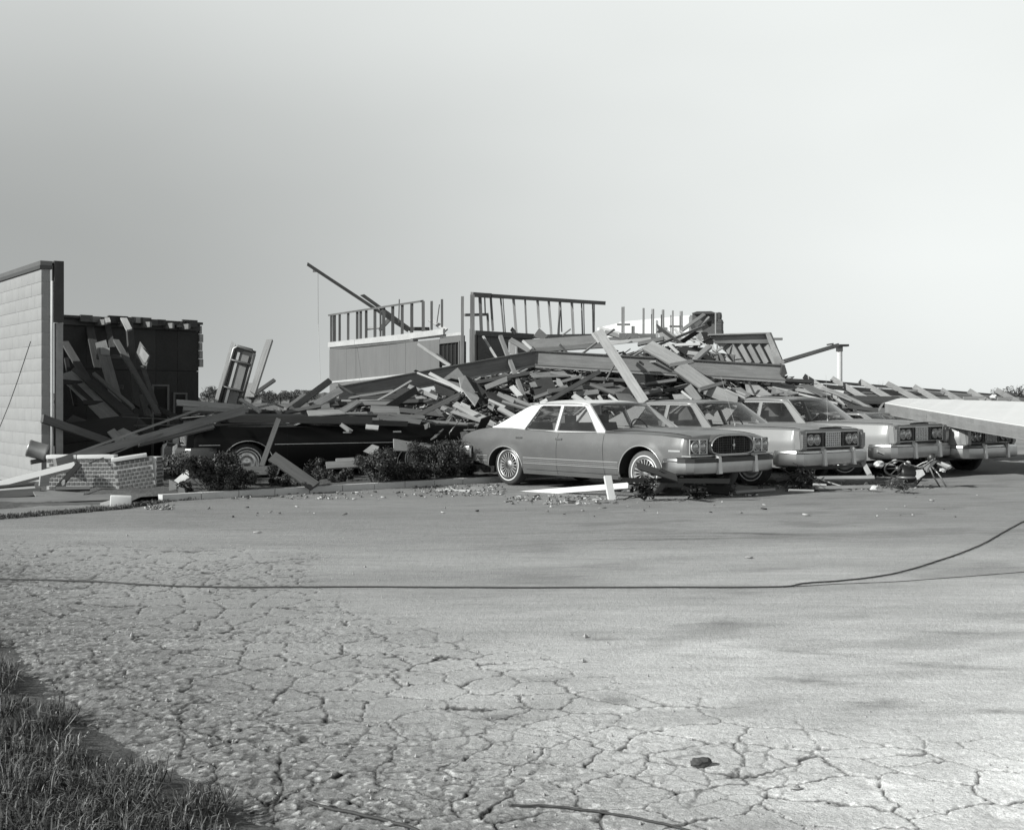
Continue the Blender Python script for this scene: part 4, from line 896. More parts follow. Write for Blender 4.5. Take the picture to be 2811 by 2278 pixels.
P('r2', 410, 1300, 620, 1330, 22, 19.6, None, .4, 'short pale strip beneath the bumper of the black car'); P('r2', 1600, 1345, 1960, 1325, 62, 20.1, 20.3, .28, 'grey board lying behind the middle of the hedge')
P('r2', 1680, 1300, 1960, 1285, 30, 20.3, 20.5, .42, 'pale lath on top of the grey board behind the hedge')
SH('r3', [(885, 1590), (1215, 1650), (1190, 1705), (890, 1692)], [20.6, 21, 20.8, 20.4], .42, label='pale metal sheet leaning on the rear of the black car')
SH('r3', [(620, 1700), (700, 1640), (760, 1660), (720, 1740)], 20.4, .5, label='small pale scrap left of the pale sheet behind the hedge')
# ------------------------------------------------------------------ upturned metal fixture and boards
def fixture():
    q = [W(*px('r2', *p), 22.6) for p in ((790, 285), (985, 340), (845, 800), (650, 800))]; o0 = q[3].copy(); root = empty('steel_tub', o0)
    setp(root, 'upturned narrow steel tub with two straps standing tilted above the black car', 'tub')
    ex = (q[0] - q[3]); L = ex.length; ex = ex.normalized(); ey = (q[2] - q[3]); ey = (ey - ex * ey.dot(ex)); Wd = ey.length; ey.normalize(); ez = ex.cross(ey)
    if ez.y > 0: ez = -ez
    def pt(x, y, z): return ex * x + ey * y + ez * z
    def bx(mb, x0, x1, y0, y1, z0, z1): mb.add([pt(*p) for p in boxv(x0, x1, y0, y1, z0, z1)], BOXF)
    b = MB(); bx(b, 0, L, 0.0, Wd, -.05, 0); o = b.obj('back_plate', METAL, root); col(fixn(o), .07)
    b = MB(); r = .06; pts = [pt(0, 0, .04), pt(L - r, 0, .04), pt(L, r, .04), pt(L, Wd - r, .04), pt(L - r, Wd, .04), pt(0, Wd, .04)]; b.tube(pts, .028, 8); o = b.obj('rim', METAL, root, True); col(o, .4)
    b = MB(); bx(b, .05, L - .1, Wd * .22, Wd * .34, 0, .05); o = b.obj('bright_ridge', BRIGHT, root); fixn(o)
    b = MB(); bx(b, .05, L - .12, Wd * .36, Wd * .78, 0, .03); o = b.obj('inner_panel', SHEET, root); col(fixn(o), .3)
    for x in (.30, .76):
        b = MB(); b.tube([pt(L * x, Wd * k / 8, .05 + .05 * math.sin(math.pi * k / 8)) for k in range(9)], .022, 5); o = b.obj('strap', METAL, root, True); col(o, .2)
fixture()
P('r2', 775, 262, 618, 800, 38, 24.0, 23.9, .7, 'pale narrow board behind the upturned steel tub', ragged=.8)
P('r2', 1093, 240, 945, 705, 50, 23.4, 23, .42, 'tall pale post leaning right of the steel tub', t=.09); P('r2', 1135, 590, 985, 695, 30, 23.5, 23.2, .15, 'short dark stick beside the tall pale post', t=.05)
SH('r2', [(905, 612), (940, 615), (958, 738), (858, 735)], 23.2, .72, label='white torn sheet at the foot of the steel tub')
for (x1, y1, x2, y2, w, Y1, Y2, c, lb, t) in [
    (268, 790, 900, 838, 52, 21.4, 21.8, .45, 'pale square timber lying left of the steel tub with its end lit', .1), (335, 850, 900, 872, 34, 21.2, 21.6, .34, 'second timber just under the pale square one left of the steel tub', .08),
    (835, 760, 1015, 872, 24, 21.6, 21.3, .5, 'short pale lath sloping right at the foot of the steel tub', .03), (1172, 788, 950, 842, 14, 21.8, 21.6, .3, 'thin stick rising right below the tall post', .03),
    (1612, 605, 1292, 845, 52, 23.4, 22.2, .09, 'dark plank with a pale edge rising right over the black car', .09), (1722, 680, 1480, 815, 60, 23, 22.2, .62, 'thick pale plank end rising beside the roof beam left tip', .06),
    (1405, 718, 1230, 845, 26, 23, 22.2, .3, 'narrow grey plank left of the dark rising plank', .05), (1225, 878, 1540, 820, 24, 21.7, 22, .13, 'dark batten lying across the roof of the black car', .05),
    (760, 905, 1960, 905, 30, 21.3, 22.0, .15, 'long dark board lying flat along the roof of the black car', .07), (1870, 782, 1725, 880, 36, 22.2, 21.8, .45, 'short pale plank rising at the right end of the black roof', .04),
    (330, 965, 860, 935, 16, 20.9, 21, .2, 'thin dark lath over the hood of the black car', .03), (560, 905, 610, 915, 34, 21, None, .5, 'small pale block on the hood of the black car', .05),
    (590, 1040, 860, 995, 10, 20.8, 20.8, .5, 'thin bright metal strip bent over the hood of the black car', .02)]:
    P('r2', x1, y1, x2, y2, w, Y1, Y2, c, lb, t=t)
# ------------------------------------------------------------------ house shell with stud walls
def yl(x): return 35 + (x - 330) / 1150 * -5          # depth of the left facade by r3 x
def house():
    root = empty('house_shell', W(*px('r3', 900, 950), 32.4) * 1.0); root.location.z = 0; setp(root, 'pale boxy storey left standing, with bare studs above and a dark barred window', 'building')
    Mi = Matrix.Translation(-root.location)
    def q(x, y, off=0): 
        p = W(*px('r3', x, y), yl(x)); return p + Vector((-.82, -.57, 0)) * off
    def panel(name, x0, x1, t0, t1, b0, b1, m, th=.08, off=0, c=None):
        ps = [q(x0, t0, off), q(x1, t1, off), q(x1, b1, off), q(x0, b0, off)]; bk = Vector((.82, .57, 0)) * th
        v = [p - root.location for p in ps] + [p + bk - root.location for p in ps]
        o = pm(name, v, [(0, 1, 2, 3), (7, 6, 5, 4), (0, 4, 5, 1), (1, 5, 6, 2), (2, 6, 7, 3), (3, 7, 4, 0)], m, root); fixn(o)
        if c is not None: col(o, c)
        return o
    top = lambda x: 800 + (x - 330) / 1150 * -112; bot = lambda x: 1108 + (x - 330) / 1150 * -110
    xs = [330, 478, 560, 700, 850, 990, 1085, 1205, 1285]
    for i in range(len(xs) - 1): panel('siding_panel', xs[i], xs[i + 1] - .8, top(xs[i]) + 22, top(xs[i + 1]) + 22, bot(xs[i]) - 10, bot(xs[i + 1]) - 10, SIDING, off=random.uniform(0, .006))
    panel('siding_panel', 1286, 1480, 717, 697, 768, 750, SIDING); panel('siding_panel', 1456, 1490, 752, 749, 960, 945, SIDING)
    w = panel('window', 1286, 1456, 770, 752, 960, 948, BLACK, .04, -.04)
    for k in range(1, 5): x = 1286 + k * 34; col(panel('window_bar', x - 2, x + 2, 770 - k * 3.6, 770 - k * 3.6, 958, 956, METAL, .03, -.01), .06)
    for (a, b, c, d, e, f_) in ((1280, 1460, 763, 745, 772, 754), (1280, 1287, 770, 769, 960, 960), (1452, 1460, 752, 751, 950, 950)): panel('window_frame', a, b, c, d, e, f_, SIDING, .05, .02)
    panel('lower_wall', 330, 1300, 1112, 1030, 1190, 1110, SIDING, .08)
    panel('base_strip', 330, 1110, 1096, 1018, 1112, 1034, FASCIA, .06, .03)
    col(panel('painted_shadow_strip', 332, 1080, top(332) + 2, top(1080) + 2, top(332) + 22, top(1080) + 20, SHEET, .06, .0), .15)  # strip toned to paint the shade cast below the fascia
    fas = panel('fascia', 330, 1052, 758, 678, 800, 730, FASCIA, .06, .05); panel('fascia', 1056, 1350, 678, 640, 728, 690, FASCIA, .06, .12); panel('fascia', 1000, 1480, 732, 668, 742, 694, FASCIA, .06, .02)
    tp = lambda x: 520 + (x - 335) / 795 * -118; bt = lambda x: 760 + (x - 335) / 800 * -85
    def stud(x, w, t=None, b=None, c=.13, lean=0, yd=0):
        t = tp(x) if t is None else t; b = bt(x) if b is None else b
        p0 = W(*px('r3', x, t), yl(x) + yd); p1 = W(*px('r3', x + lean, b), yl(x) + yd)
        place(p0, p1, w * 1.3 * .317 * yl(x) / F, .09, c, 'stud', parent=root, ragged=.1)
    for x, w in ((345, 16), (372, 22), (418, 16), (492, 17), (570, 18), (600, 18), (648, 18), (724, 20), (772, 13), (800, 22), (878, 21), (960, 20), (1043, 21), (1142, 21)): stud(x, w, c=random.uniform(.07, .16))  # dark tones paint in the studs' unlit, backlit edges
    stud(1215, 17, 400, 650); stud(1305, 16, 385, 625); stud(1283, 7, 430, 590, lean=-22); stud(935, 8, 385, 590, .1, -5, 1.5)
    place(q(330, 522), q(1132, 400), .05, .10, .12, 'top_plate', parent=root)
    place(q(470, 505, 0), q(530, 490, 0), .03, .08, .4, 'splice', parent=root)
    for x, w, t, b, c in ((1482, 20, 360, 945, .26), (1548, 9, 640, 925, .4), (1568, 30, 345, 928, .22)): stud(x, w, t, b, c)
    col(panel('doorway', 1496, 1545, 690, 690, 930, 930, BLACK, .03, -.2), .02)
    # right wing: dark inner wall and stud wall receding to the right, its sunlight painted as pale tones
    def yr(x): return 30.4 + (x - 345) / 1300 * 3.2
    def q4(x, y, d=0): return W(*px('r4', x, y), yr(x) + d)
    for (x0, x1, t0, t1, b0, b1) in ((362, 520, 482, 490, 800, 760), (522, 700, 490, 496, 800, 740), (795, 935, 502, 508, 720, 690), (700, 795, 498, 503, 565, 568), (700, 795, 690, 685, 740, 720)):
        ps = [q4(x0, t0), q4(x1, t1), q4(x1, b1), q4(x0, b0)]; v = [p - root.location for p in ps] + [p - root.location + Vector((-.05, .07, 0)) for p in ps]
        col(fixn(pm('inner_wall', v, [(0, 1, 2, 3), (7, 6, 5, 4), (0, 4, 5, 1), (1, 5, 6, 2), (2, 6, 7, 3), (3, 7, 4, 0)], SHEET, root)), .10)
    for x0, x1 in ((345, 520), (524, 1642)): place(q4(x0, 103 + (x0 - 345) * .065), q4(x1, 103 + (x1 - 345) * .065), .10 if x0 > 400 else .12, .10, .16, 'top_plate', parent=root)
    place(q4(360, 478), q4(935, 512), .13, .12, .10, 'bottom_plate', parent=root); place(q4(930, 515), q4(1560, 505), .10, .1, .3, 'bottom_plate', parent=root)
    for x, w, b, ln, c in ((420, 24, 470, 14, .14), (466, 10, 300, 6, .15), (525, 18, 460, 22, .2), (622, 13, 480, 32, .24), (645, 7, 480, 25, .4), (748, 20, 485, 28, .5), (862, 14, 490, 14, .3), (984, 20, 430, 18, .55), (1093, 18, 500, 26, .5), (1203, 18, 505, -14, .45), (1210, 9, 470, 12, .12), (1320, 20, 505, 16, .5), (1415, 12, 495, 10, .35), (1436, 8, 495, 6, .5), (1524, 12, 480, 5, .3), (1540, 9, 480, 0, .55)):
        t = 118 + (x - 345) * .065; place(q4(x, t), q4(x + ln, b), w * 1.35 * .28 * yr(x) / F, .08, c, 'stud', parent=root, ragged=.1)
    place(q4(265, 303, .3), q4(498, 298, .3), .07, .06, .25, 'brace', parent=root); place(q4(494, 300, .3), q4(502, 460, .3), .06, .06, .25, 'brace', parent=root)
house()
P('r3', 157, 92, 1010, 655, 28, 33.5, 34, .05, 'long dark pole rising to the upper left from the stud wall', t=.12, name='pole', cat='pole', ragged=2.2, up=0)
P('r3', 612, 345, 1050, 660, 24, 34.2, 34.4, .05, 'second shorter dark pole rising left behind the studs', t=.10, name='pole', cat='pole', ragged=1.5, up=0)
P('r3', 188, 140, 218, 140, 14, 33.6, None, .2, 'small bracket near the tip of the long dark pole', name='bracket', cat='bracket')
P('r3', 650, 640, 770, 625, 16, 35, 34.6, .4, 'pale scrap lath resting behind the left studs'); P('r3', 760, 650, 860, 545, 34, 35, None, .09, 'dark board scrap leaning behind the left studs'); P('r3', 1040, 640, 1200, 642, 30, 33, None, .08, 'dark board lying behind the right end of the left studs')
P('r3', 1200, 560, 1345, 655, 34, 32, 31.4, .7, 'white board tilted down over the fascia of the house shell'); P('r3', 1095, 775, 1375, 962, 26, 31.2, 30, .36, 'grey lath leaning on the siding left of the barred window'); P('r3', 1258, 865, 1385, 962, 20, 30.6, 30, .06, 'dark lath leaning below the barred window')
mb = MB(); mb.tube([W(*px('r3', 230, 150), 33.5), W(*px('r3', 232, 600), 33.4), W(*px('r3', 250, 1080), 33)], .006, 4); col(setp(mb.obj('wire', METAL), 'hair-thin wire hanging from the tip of the long dark pole', 'wire'), .2)
# far wall, studs and chimney at the back right
SH('r4', [(1570, 430), (1850, 365), (2142, 350), (2142, 520), (1560, 520)], [44, 42, 40, 40, 44], .8, .1, WHITEP, 'white far wall behind the row of broken studs', 'far_wall', 'wall')
SH('r6', [(0, 372), (690, 305), (700, 470), (0, 500)], [43, 39, 39, 43], .8, .1, WHITEP, 'brighter white far wall left of the broken chimney', 'far_wall', 'wall')
def backstuds():
    root = empty('stud_row', (3, 33, 0)); setp(root, 'row of bare broken studs in front of the white far wall', 'stud wall')
    for x, t, b, w, c in ((28, 225, 470, 12, .3), (45, 222, 470, 14, .5), (230, 236, 455, 8, .55), (242, 236, 455, 10, .2), (318, 245, 480, 7, .6), (334, 245, 485, 14, .3), (316, 295, 480, 8, .08), (420, 252, 470, 7, .5), (434, 252, 470, 13, .3), (412, 300, 400, 9, .08), (525, 260, 445, 14, .35), (506, 305, 430, 8, .1), (600, 266, 440, 14, .5), (616, 266, 440, 10, .2), (595, 310, 440, 8, .1), (128, 412, 485, 14, .12), (145, 412, 485, 12, .3), (690, 320, 450, 14, .5)):
        place(W(*px('r6', x, t), 33), W(*px('r6', x, b + 60), 33), w * 1.25 * .28 * 33 / F, .07, c, 'stud', parent=root, ragged=.1)
    col(box('sole_plate', (-2.0, 4.2, -.06, .06, 2.96, 3.02), WOOD, root), .3)
    for (x, z) in ((-.2, 3.35), (1.2, 3.3)): col(box('blocking', (x, x + .35, -.03, .03, z, z + .05), WOOD, root), .2)
backstuds()
def chimney():
    root = empty('chimney_stack', W(*px('r6', 970, 480), 31.5)); setp(root, 'broken corner tower with a torn brick edge at the top of the heap', 'chimney'); o0 = root.location
    def pan(name, pts, c, t=.08, m=SHEET, Y=31.5, dep=.3):
        ps = [W(*px('r6', *p), Y) - o0 for p in pts]; n = len(ps); v = ps + [p + Vector((.1, dep, 0)) for p in ps]
        col(fixn(pm(name, v, [tuple(range(n)), tuple(range(2 * n - 1, n - 1, -1))] + [(i, (i + 1) % n, n + (i + 1) % n, n + i) for i in range(n)], m, root)), c)
    pan('inner_wall', [(715, 285), (935, 280), (935, 500), (720, 500)], .17, Y=32); pan('top_edge', [(708, 285), (760, 268), (900, 265), (935, 278), (930, 290), (720, 296)], .08, Y=31.8)
    pan('white_strip', [(936, 278), (950, 278), (950, 490), (936, 490)], .7); pan('dark_strip', [(952, 280), (962, 280), (962, 350), (952, 350)], .06)
    for r in range(12):
        y = 276 + r * 17.5; xo = random.choice((-3, 0, 3)); pan('brick_course', [(964 + (0 if r < 5 else -10), y), (988 + xo + (0 if r < 4 else 13), y), (988 + xo + (0 if r < 4 else 13), y + 15.5), (964 + (0 if r < 5 else -10), y + 15.5)], random.uniform(.08, .17), m=BRICK if False else SHEET)
chimney()
P('r6', 830, 300, 600, 462, 24, 31, 30, .35, 'grey lath leaning left against the broken corner tower'); P('r6', 880, 325, 780, 420, 14, 31, 30.6, .45, 'thin pale lath inside the broken corner tower')
SH('r6', [(905, 355), (905, 410), (820, 455), (788, 400)], 31, .04, label='black torn felt hanging inside the broken corner tower'); P('r6', 785, 455, 785, 560, 52, 29.5, None, .6, 'short pale upright block below the broken corner tower', t=.1, wdir=(1, 0, 0))
P('r6', 710, 400, 780, 520, 40, 30, None, .1, 'dark post stub at the foot of the tower')
SH('r6', [(800, 470), (860, 470), (930, 560), (920, 600), (850, 590)], 29.2, .025, label='black felt scrap left of the ribbed roof panel')
def ribpanel():
    root = empty('ribbed_roof_panel', W(*px('r6', 1300, 780), 28.4)); setp(root, 'upturned section of roof with six ribs at the right end of the heap', 'roof panel'); o0 = root.location
    def pan(name, pts, c, Ys, t=.05):
        ps = [W(*px('r6', *p), y) - o0 for p, y in zip(pts, Ys)]; n = len(ps); v = ps + [p + Vector((.02, t, -.01)) for p in ps]
        col(fixn(pm(name, v, [tuple(range(n)), tuple(range(2 * n - 1, n - 1, -1))] + [(i, (i + 1) % n, n + (i + 1) % n, n + i) for i in range(n)], WOOD, root)), c)
    pan('top_board', [(885, 492), (1472, 476), (1462, 580), (935, 580)], .27, [28.6] * 4, .1); pan('top_lip', [(870, 490), (1478, 472), (1480, 484), (875, 502)], .5, [28.5] * 4, .2)
    pan('deck', [(940, 575), (1470, 575), (1600, 800), (1180, 790)], .05, [29.0, 29.0, 28.6, 28.6])
    pan('end_board', [(1435, 490), (1480, 478), (1605, 770), (1530, 800), (1480, 620)], .34, [28.45, 28.4, 28.2, 28.2, 28.4], .08); pan('end_lip', [(1478, 474), (1490, 474), (1612, 765), (1600, 775)], .10, [28.3] * 4, .25)
    for i, x in enumerate((1050, 1135, 1222, 1308, 1395)):
        a, b = W(*px('r6', x + 16, 583), 28.75), W(*px('r6', x + 138 - i * 5, 795), 28.4); place(a, b, .24 - .02 * 0, .05, .28, 'rib', parent=root, ragged=.1, roll=25)
ribpanel()
# broken laminated roof beam in two halves
def rbeam(reg1, p1, reg2, p2, w, Y1, Y2, lb, c=.2):
    A, B = W(*px(reg1, *p1), Y1), W(*px(reg2, *p2), Y2); root = empty('roof_beam', A); setp(root, lb, 'roof beam'); wd = w * (Y1 + Y2) / 2 / F
    place(A, B, wd, .14, c, 'beam', parent=root, ragged=.35, wdir=(0, 0, 1))
    dn = Vector((0, 0, -wd / 2 - .035)); place(A + dn + Vector((0, -.10, 0)), B + dn + Vector((0, -.10, 0)), .07, .16, .36, 'ledger', parent=root, ragged=.2, wdir=(0, 0, 1)); place(A + dn * 1.0 + Vector((0, -.185, .02)), B + dn + Vector((0, -.185, .02)), .025, .02, .12, 'ledger_groove', parent=root, wdir=(0, 0, 1))
    up = Vector((0, -.02, wd / 2 + .015)); place(A + up, B + up, .025, .20, .09, 'top_strip', parent=root, wdir=(0, 0, 1))
rbeam('r3', (400, 1205), 'r4', (955, 722), 33, 24.6, 26.6, 'left half of the broken roof beam rising from the left to the kink')
rbeam('r4', (950, 722), 'r6', (1615, 868), 36, 26.6, 25.6, 'right half of the broken roof beam falling from the kink to the right', .24)
SH('r6', [(1600, 790), (1622, 790), (1648, 878), (1605, 905), (1585, 870)], 25.4, .06, t=.15, label='splintered black end of the right roof beam')
P('r6', 1600, 762, 2142, 600, 30, 27, 29.6, .28, 'narrow grooved rail stretched from the ribbed panel up to the white post', t=.08, name='rail', cat='rail')
def whitepost():
    b = W(*px('r8', 364, 520), 29.8); r = .065; root = empty('white_post', (b.x, b.y, 0)); setp(root, 'single round white post with a dark cap standing alone at the right', 'post')
    mb = MB(); mb.lathe([(r, 0), (r, W(0, px('r8', 0, 178)[1], 29.8).z)], 16, 'z'); mb.obj('shaft', WHITEP, root, True); z = W(0, px('r8', 0, 178)[1], 29.8).z
    col(box('cap', (-.16, .2, -.12, .12, z, z + .05), METAL, root, .01), .05); col(box('bracket', (-.07, .06, -.07, .07, z - .12, z - .002), METAL, root), .15); o = box('bent_plate', (.12, .24, -.1, .1, z + .04, z + .075), METAL, root); o.rotation_euler = (0, -.15, 0); col(o, .08)
whitepost()
# ------------------------------------------------------------------ larger boards of the heap, one by one
HP = [
 ('r4', 1575, 455, 2035, 1165, 95, 25.3, 23.6, .46, 'long pale plank leaning down to the right behind the silver sedan', .05), ('r4', 1530, 480, 1600, 575, 40, 25.6, 25.2, .7, 'white splintered lath at the head of the long pale plank', .03),
 ('r6', 258, 590, 610, 790, 125, 25.9, 25.2, .36, 'upper wide plank sloping right across the roof beam', .05), ('r6', 560, 790, 890, 1020, 130, 25.0, 24.6, .34, 'middle wide plank sloping right below the roof beam', .05), ('r6', 860, 1030, 1160, 1150, 120, 24.5, 24.2, .30, 'lower wide plank end just above the roofs of the second and third car', .05),
 ('r6', 492, 797, 722, 757, 34, 25.0, 25.0, .2, 'cleat across the joint of the upper wide plank', .08), ('r6', 790, 1035, 1035, 968, 34, 24.3, 24.6, .2, 'cleat across the joint of the lower wide plank', .08),
 ('r4', 618, 510, 872, 1160, 36, 27, 25, .26, 'slim plank leaning across the left half of the roof beam', .06), ('r4', 1585, 862, 1030, 1180, 42, 25.2, 24.0, .14, 'dark batten sloping down to the left over the white car roof', .07),
 ('r4', 450, 512, 580, 725, 16, 30, 29.6, .6, 'pale lath leaning inside the dark wing of the house shell', .04), ('r4', 720, 545, 930, 668, 48, 29.4, 28.4, .16, 'dark slab tilted beside the kink of the roof beam', .05), ('r4', 940, 648, 1690, 600, 42, 27.8, 27.6, .16, 'dark joist lying above the right roof beam', .1),
 ('r4', 840, 560, 935, 645, 20, 27.9, 27.5, .7, 'white split batten at the end of the grey boards above the beam', .03), ('r4', 725, 435, 765, 480, 30, 31, None, .07, 'small dark block among the right studs', .05), ('r4', 1225, 505, 1310, 440, 10, 31, None, .15, 'thin stick rising between the right studs', .03),
 ('r4', 1600, 430, 1860, 505, 26, 30, 29, .6, 'white-edged board sloping right below the last stud', .05), ('r4', 1640, 470, 1880, 540, 40, 29.6, 29, .2, 'grey board below the white-edged one', .05), ('r4', 1690, 580, 2090, 540, 34, 27.6, 27.4, .55, 'pale plank lying flat at the top right of the heap', .05), ('r6', 180, 590, 440, 535, 36, 27.2, 27.0, .14, 'dark plank pointing right at the top of the heap', .08),
 ('r6', 440, 602, 795, 588, 20, 27.3, 26.8, .62, 'pale batten lying level below the heap top', .04), ('r6', 475, 580, 580, 680, 22, 27, 26.6, .6, 'short pale lath crossing under the level batten', .03), ('r6', 885, 612, 738, 742, 46, 26.6, 25.9, .4, 'grey block plank leaning left onto the right roof beam', .07),
 ('r6', 765, 548, 885, 622, 9, 27.2, 26.8, .5, 'thin pale wire-like lath near the black felt', .02), ('r6', 545, 440, 650, 560, 20, 28.6, 28, .65, 'pale lath sloping right at the foot of the tower', .03), ('r6', 395, 505, 640, 568, 60, 28.3, 28, .3, 'wide grey board lying at the heap top', .04), ('r6', 600, 462, 790, 610, 12, 28.4, 27.5, .4, 'long thin lath below the tower', .03),
 ('r6', 960, 588, 962, 752, 11, 27.6, None, .28, 'thin upright rod left of the ribbed panel', .03), ('r6', 1010, 620, 898, 690, 18, 27.4, 27, .7, 'white lath crossing the upright rod', .03), ('r6', 905, 600, 945, 690, 22, 27.4, 27, .65, 'short white lath left of the upright rod', .03), ('r6', 675, 675, 790, 690, 38, 26.6, 26.3, .35, 'rounded grey board end behind the wide planks', .05), ('r6', 820, 700, 900, 760, 60, 26.6, None, .03, 'black barrel-like lump behind the right roof beam', .1),
 ('r6', 1030, 710, 1100, 780, 24, 26.8, 26.4, .5, 'pale short lath under the ribs', .03), ('r6', 1000, 1012, 1230, 1118, 10, 24.6, 24.3, .65, 'thin white lath above the third car', .02), ('r6', 1060, 1010, 1262, 1100, 12, 24.8, 24.5, .5, 'second thin pale lath above the third car', .02), ('r6', 1275, 1080, 1185, 1142, 24, 24.6, 24.3, .3, 'small lath touching the roof of the third car', .04),
 ('r6', 1270, 962, 1335, 1095, 12, 25.2, 25, .06, 'thin dark stick on the pale sheet behind the third car', .03), ('r6', 1480, 985, 2080, 1100, 34, 26, 25, .32, 'long board sloping down to the right behind the third car roof', .05), ('r6', 1500, 1010, 2142, 1172, 14, 25.6, 24.6, .5, 'long thin pale strip running down past the third car roof', .03), ('r6', 1600, 945, 1870, 958, 34, 26.2, 26.6, .07, 'dark board lying at the right foot of the heap', .06),
 ('r6', 672, 1010, 765, 1130, 78, 24.7, 24.5, .3, 'short board standing behind the second car roof', .05), ('r6', 612, 1052, 712, 1132, 16, 24.6, 24.4, .65, 'white lath left of the short standing board', .03), ('r6', 205, 990, 560, 940, 28, 25.1, 25, .12, 'dark lath under the right roof beam', .05), ('r6', 240, 1080, 430, 1040, 30, 24.8, None, .18, 'short dark board right of the long pale plank', .05),
 ('r4', 490, 1015, 705, 915, 50, 25.4, 25.6, .3, 'short grey plank rising right under the left roof beam', .05), ('r4', 735, 1010, 815, 1100, 46, 24.9, 24.7, .8, 'bright white metal slab in the middle of the heap', .04), ('r4', 605, 1075, 940, 1205, 30, 25, 24.4, .25, 'grey batten sloping right toward the white car roof', .05), ('r4', 510, 1135, 830, 1330, 12, 24.8, 24.2, .5, 'thin pale lath above the rear window of the first car', .03),
 ('r4', 1345, 1082, 1585, 1058, 48, 24.7, 24.8, .26, 'short grey board behind the white roof', .05), ('r4', 1495, 985, 1745, 1075, 24, 24.9, 24.7, .13, 'dark lath sloping right under the beam', .05), ('r4', 170, 1180, 500, 1330, 42, 24.2, 23.6, .38, 'grey plank sloping right to the trunk of the first car', .05), ('r4', 1100, 990, 1420, 900, 26, 25.4, 25.2, .16, 'dark lath crossing above the dark batten', .05), ('r4', 1010, 1175, 1080, 1135, 34, 23.9, None, .75, 'small white block on the dark batten end', .05),
 ('r4', 950, 1120, 1280, 1000, 24, 24.7, 24.9, .2, 'grey batten parallel to the dark batten', .05), ('r4', 1110, 870, 1440, 925, 20, 25.6, 25.4, .25, 'thin board hanging below the kink', .04), ('r4', 1200, 590, 1270, 670, 14, 27.2, None, .16, 'thin stick above the right roof beam', .03),
 ('r3', 1200, 1030, 1490, 1185, 28, 25, 24.4, .55, 'pale batten sloping right under the left roof beam', .05), ('r3', 1090, 1022, 1405, 1145, 12, 24.8, 24.4, .7, 'thin white lath left of the pale batten', .03), ('r3', 1380, 1130, 1480, 1195, 16, 24.4, 24.2, .75, 'bright torn lath end beside the triangular sheet', .03), ('r3', 1025, 1142, 1270, 1245, 36, 23.8, 23.5, .32, 'grey joist end sloping right over the black car', .07),
 ('r3', 695, 1340, 930, 1350, 62, 22.8, 22.9, .26, 'thick weathered board end above the rear of the black car', .06), ('r3', 585, 1272, 405, 1370, 46, 22.8, 22.3, .36, 'grey plank rising right on the black car roof', .05), ('r3', 915, 1392, 1160, 1440, 36, 22.4, 22.4, .48, 'pale board lying on the tail of the black car', .05), ('r3', 1130, 1440, 1740, 1485, 26, 22.4, 22.6, .3, 'long grey batten along the tail of the black car', .05),
 ('r3', 1425, 1300, 1770, 1490, 52, 23.4, 22.7, .42, 'pale plank sloping right to the white car roof', .06), ('r3', 1468, 1290, 1545, 1328, 24, 23.3, None, .8, 'small white block lying on the pale sloping plank', .04), ('r3', 1710, 1258, 1850, 1318, 18, 23.8, 23.5, .5, 'thin pale lath above the white car roof', .03), ('r3', 1680, 1152, 1870, 1078, 44, 24.8, 24.9, .32, 'stubby grey plank rising right below the beam', .05), ('r3', 1790, 1205, 1930, 1275, 36, 24.4, 24.1, .22, 'grey board left of the slim leaning plank', .05),
 ('r3', 380, 1262, 880, 1180, 16, 24, 24.3, .3, 'long thin board under the left tip of the roof beam', .05), ('r3', 430, 1262, 1080, 1262, 12, 23.6, 23.8, .55, 'long level pale lath over the black car', .03), ('r3', 600, 1290, 870, 1290, 30, 23.2, None, .22, 'flat corrugated board over the black car', .05), ('r3', 90, 1395, 700, 1372, 20, 22.2, 22.3, .3, 'low pale-edged board on the middle of the black roof', .05), ('r3', 700, 1380, 1150, 1410, 24, 22.3, 22.3, .1, 'dark board on the rear of the black roof', .06), ('r3', 1230, 1310, 1300, 1385, 24, 23, None, .3, 'short lath above the tail of the black car', .04),
 ('r5', 1335, 130, 1445, 200, 50, 23.4, 23.3, .75, 'white bent board just behind the white vinyl roof', .04), ('r5', 1450, 140, 1530, 195, 22, 23.5, 23.4, .6, 'small pale scrap behind the middle of the white roof', .03), ('r5', 1580, 130, 1625, 195, 24, 23.5, 23.4, .6, 'pale sliver standing behind the white roof', .03), ('r5', 1680, 125, 1785, 200, 18, 23.6, 23.4, .75, 'white sliver leaning right behind the white roof', .03),
 ('r5', 40, 250, 560, 420, 36, 22.9, 22.5, .34, 'grey plank sloping to the trunk lid of the first car', .05), ('r5', 600, 250, 780, 350, 44, 23.4, 23.1, .42, 'grey plank above the white rear pillar', .05), ('r5', 640, 190, 900, 270, 20, 23.9, 23.6, .2, 'dark lath over the white rear pillar', .05),
]
for (reg, x1, y1, x2, y2, w, Y1, Y2, c, lb, t) in HP: P(reg, x1, y1, x2, y2, w, Y1, Y2, c, lb, t=t)
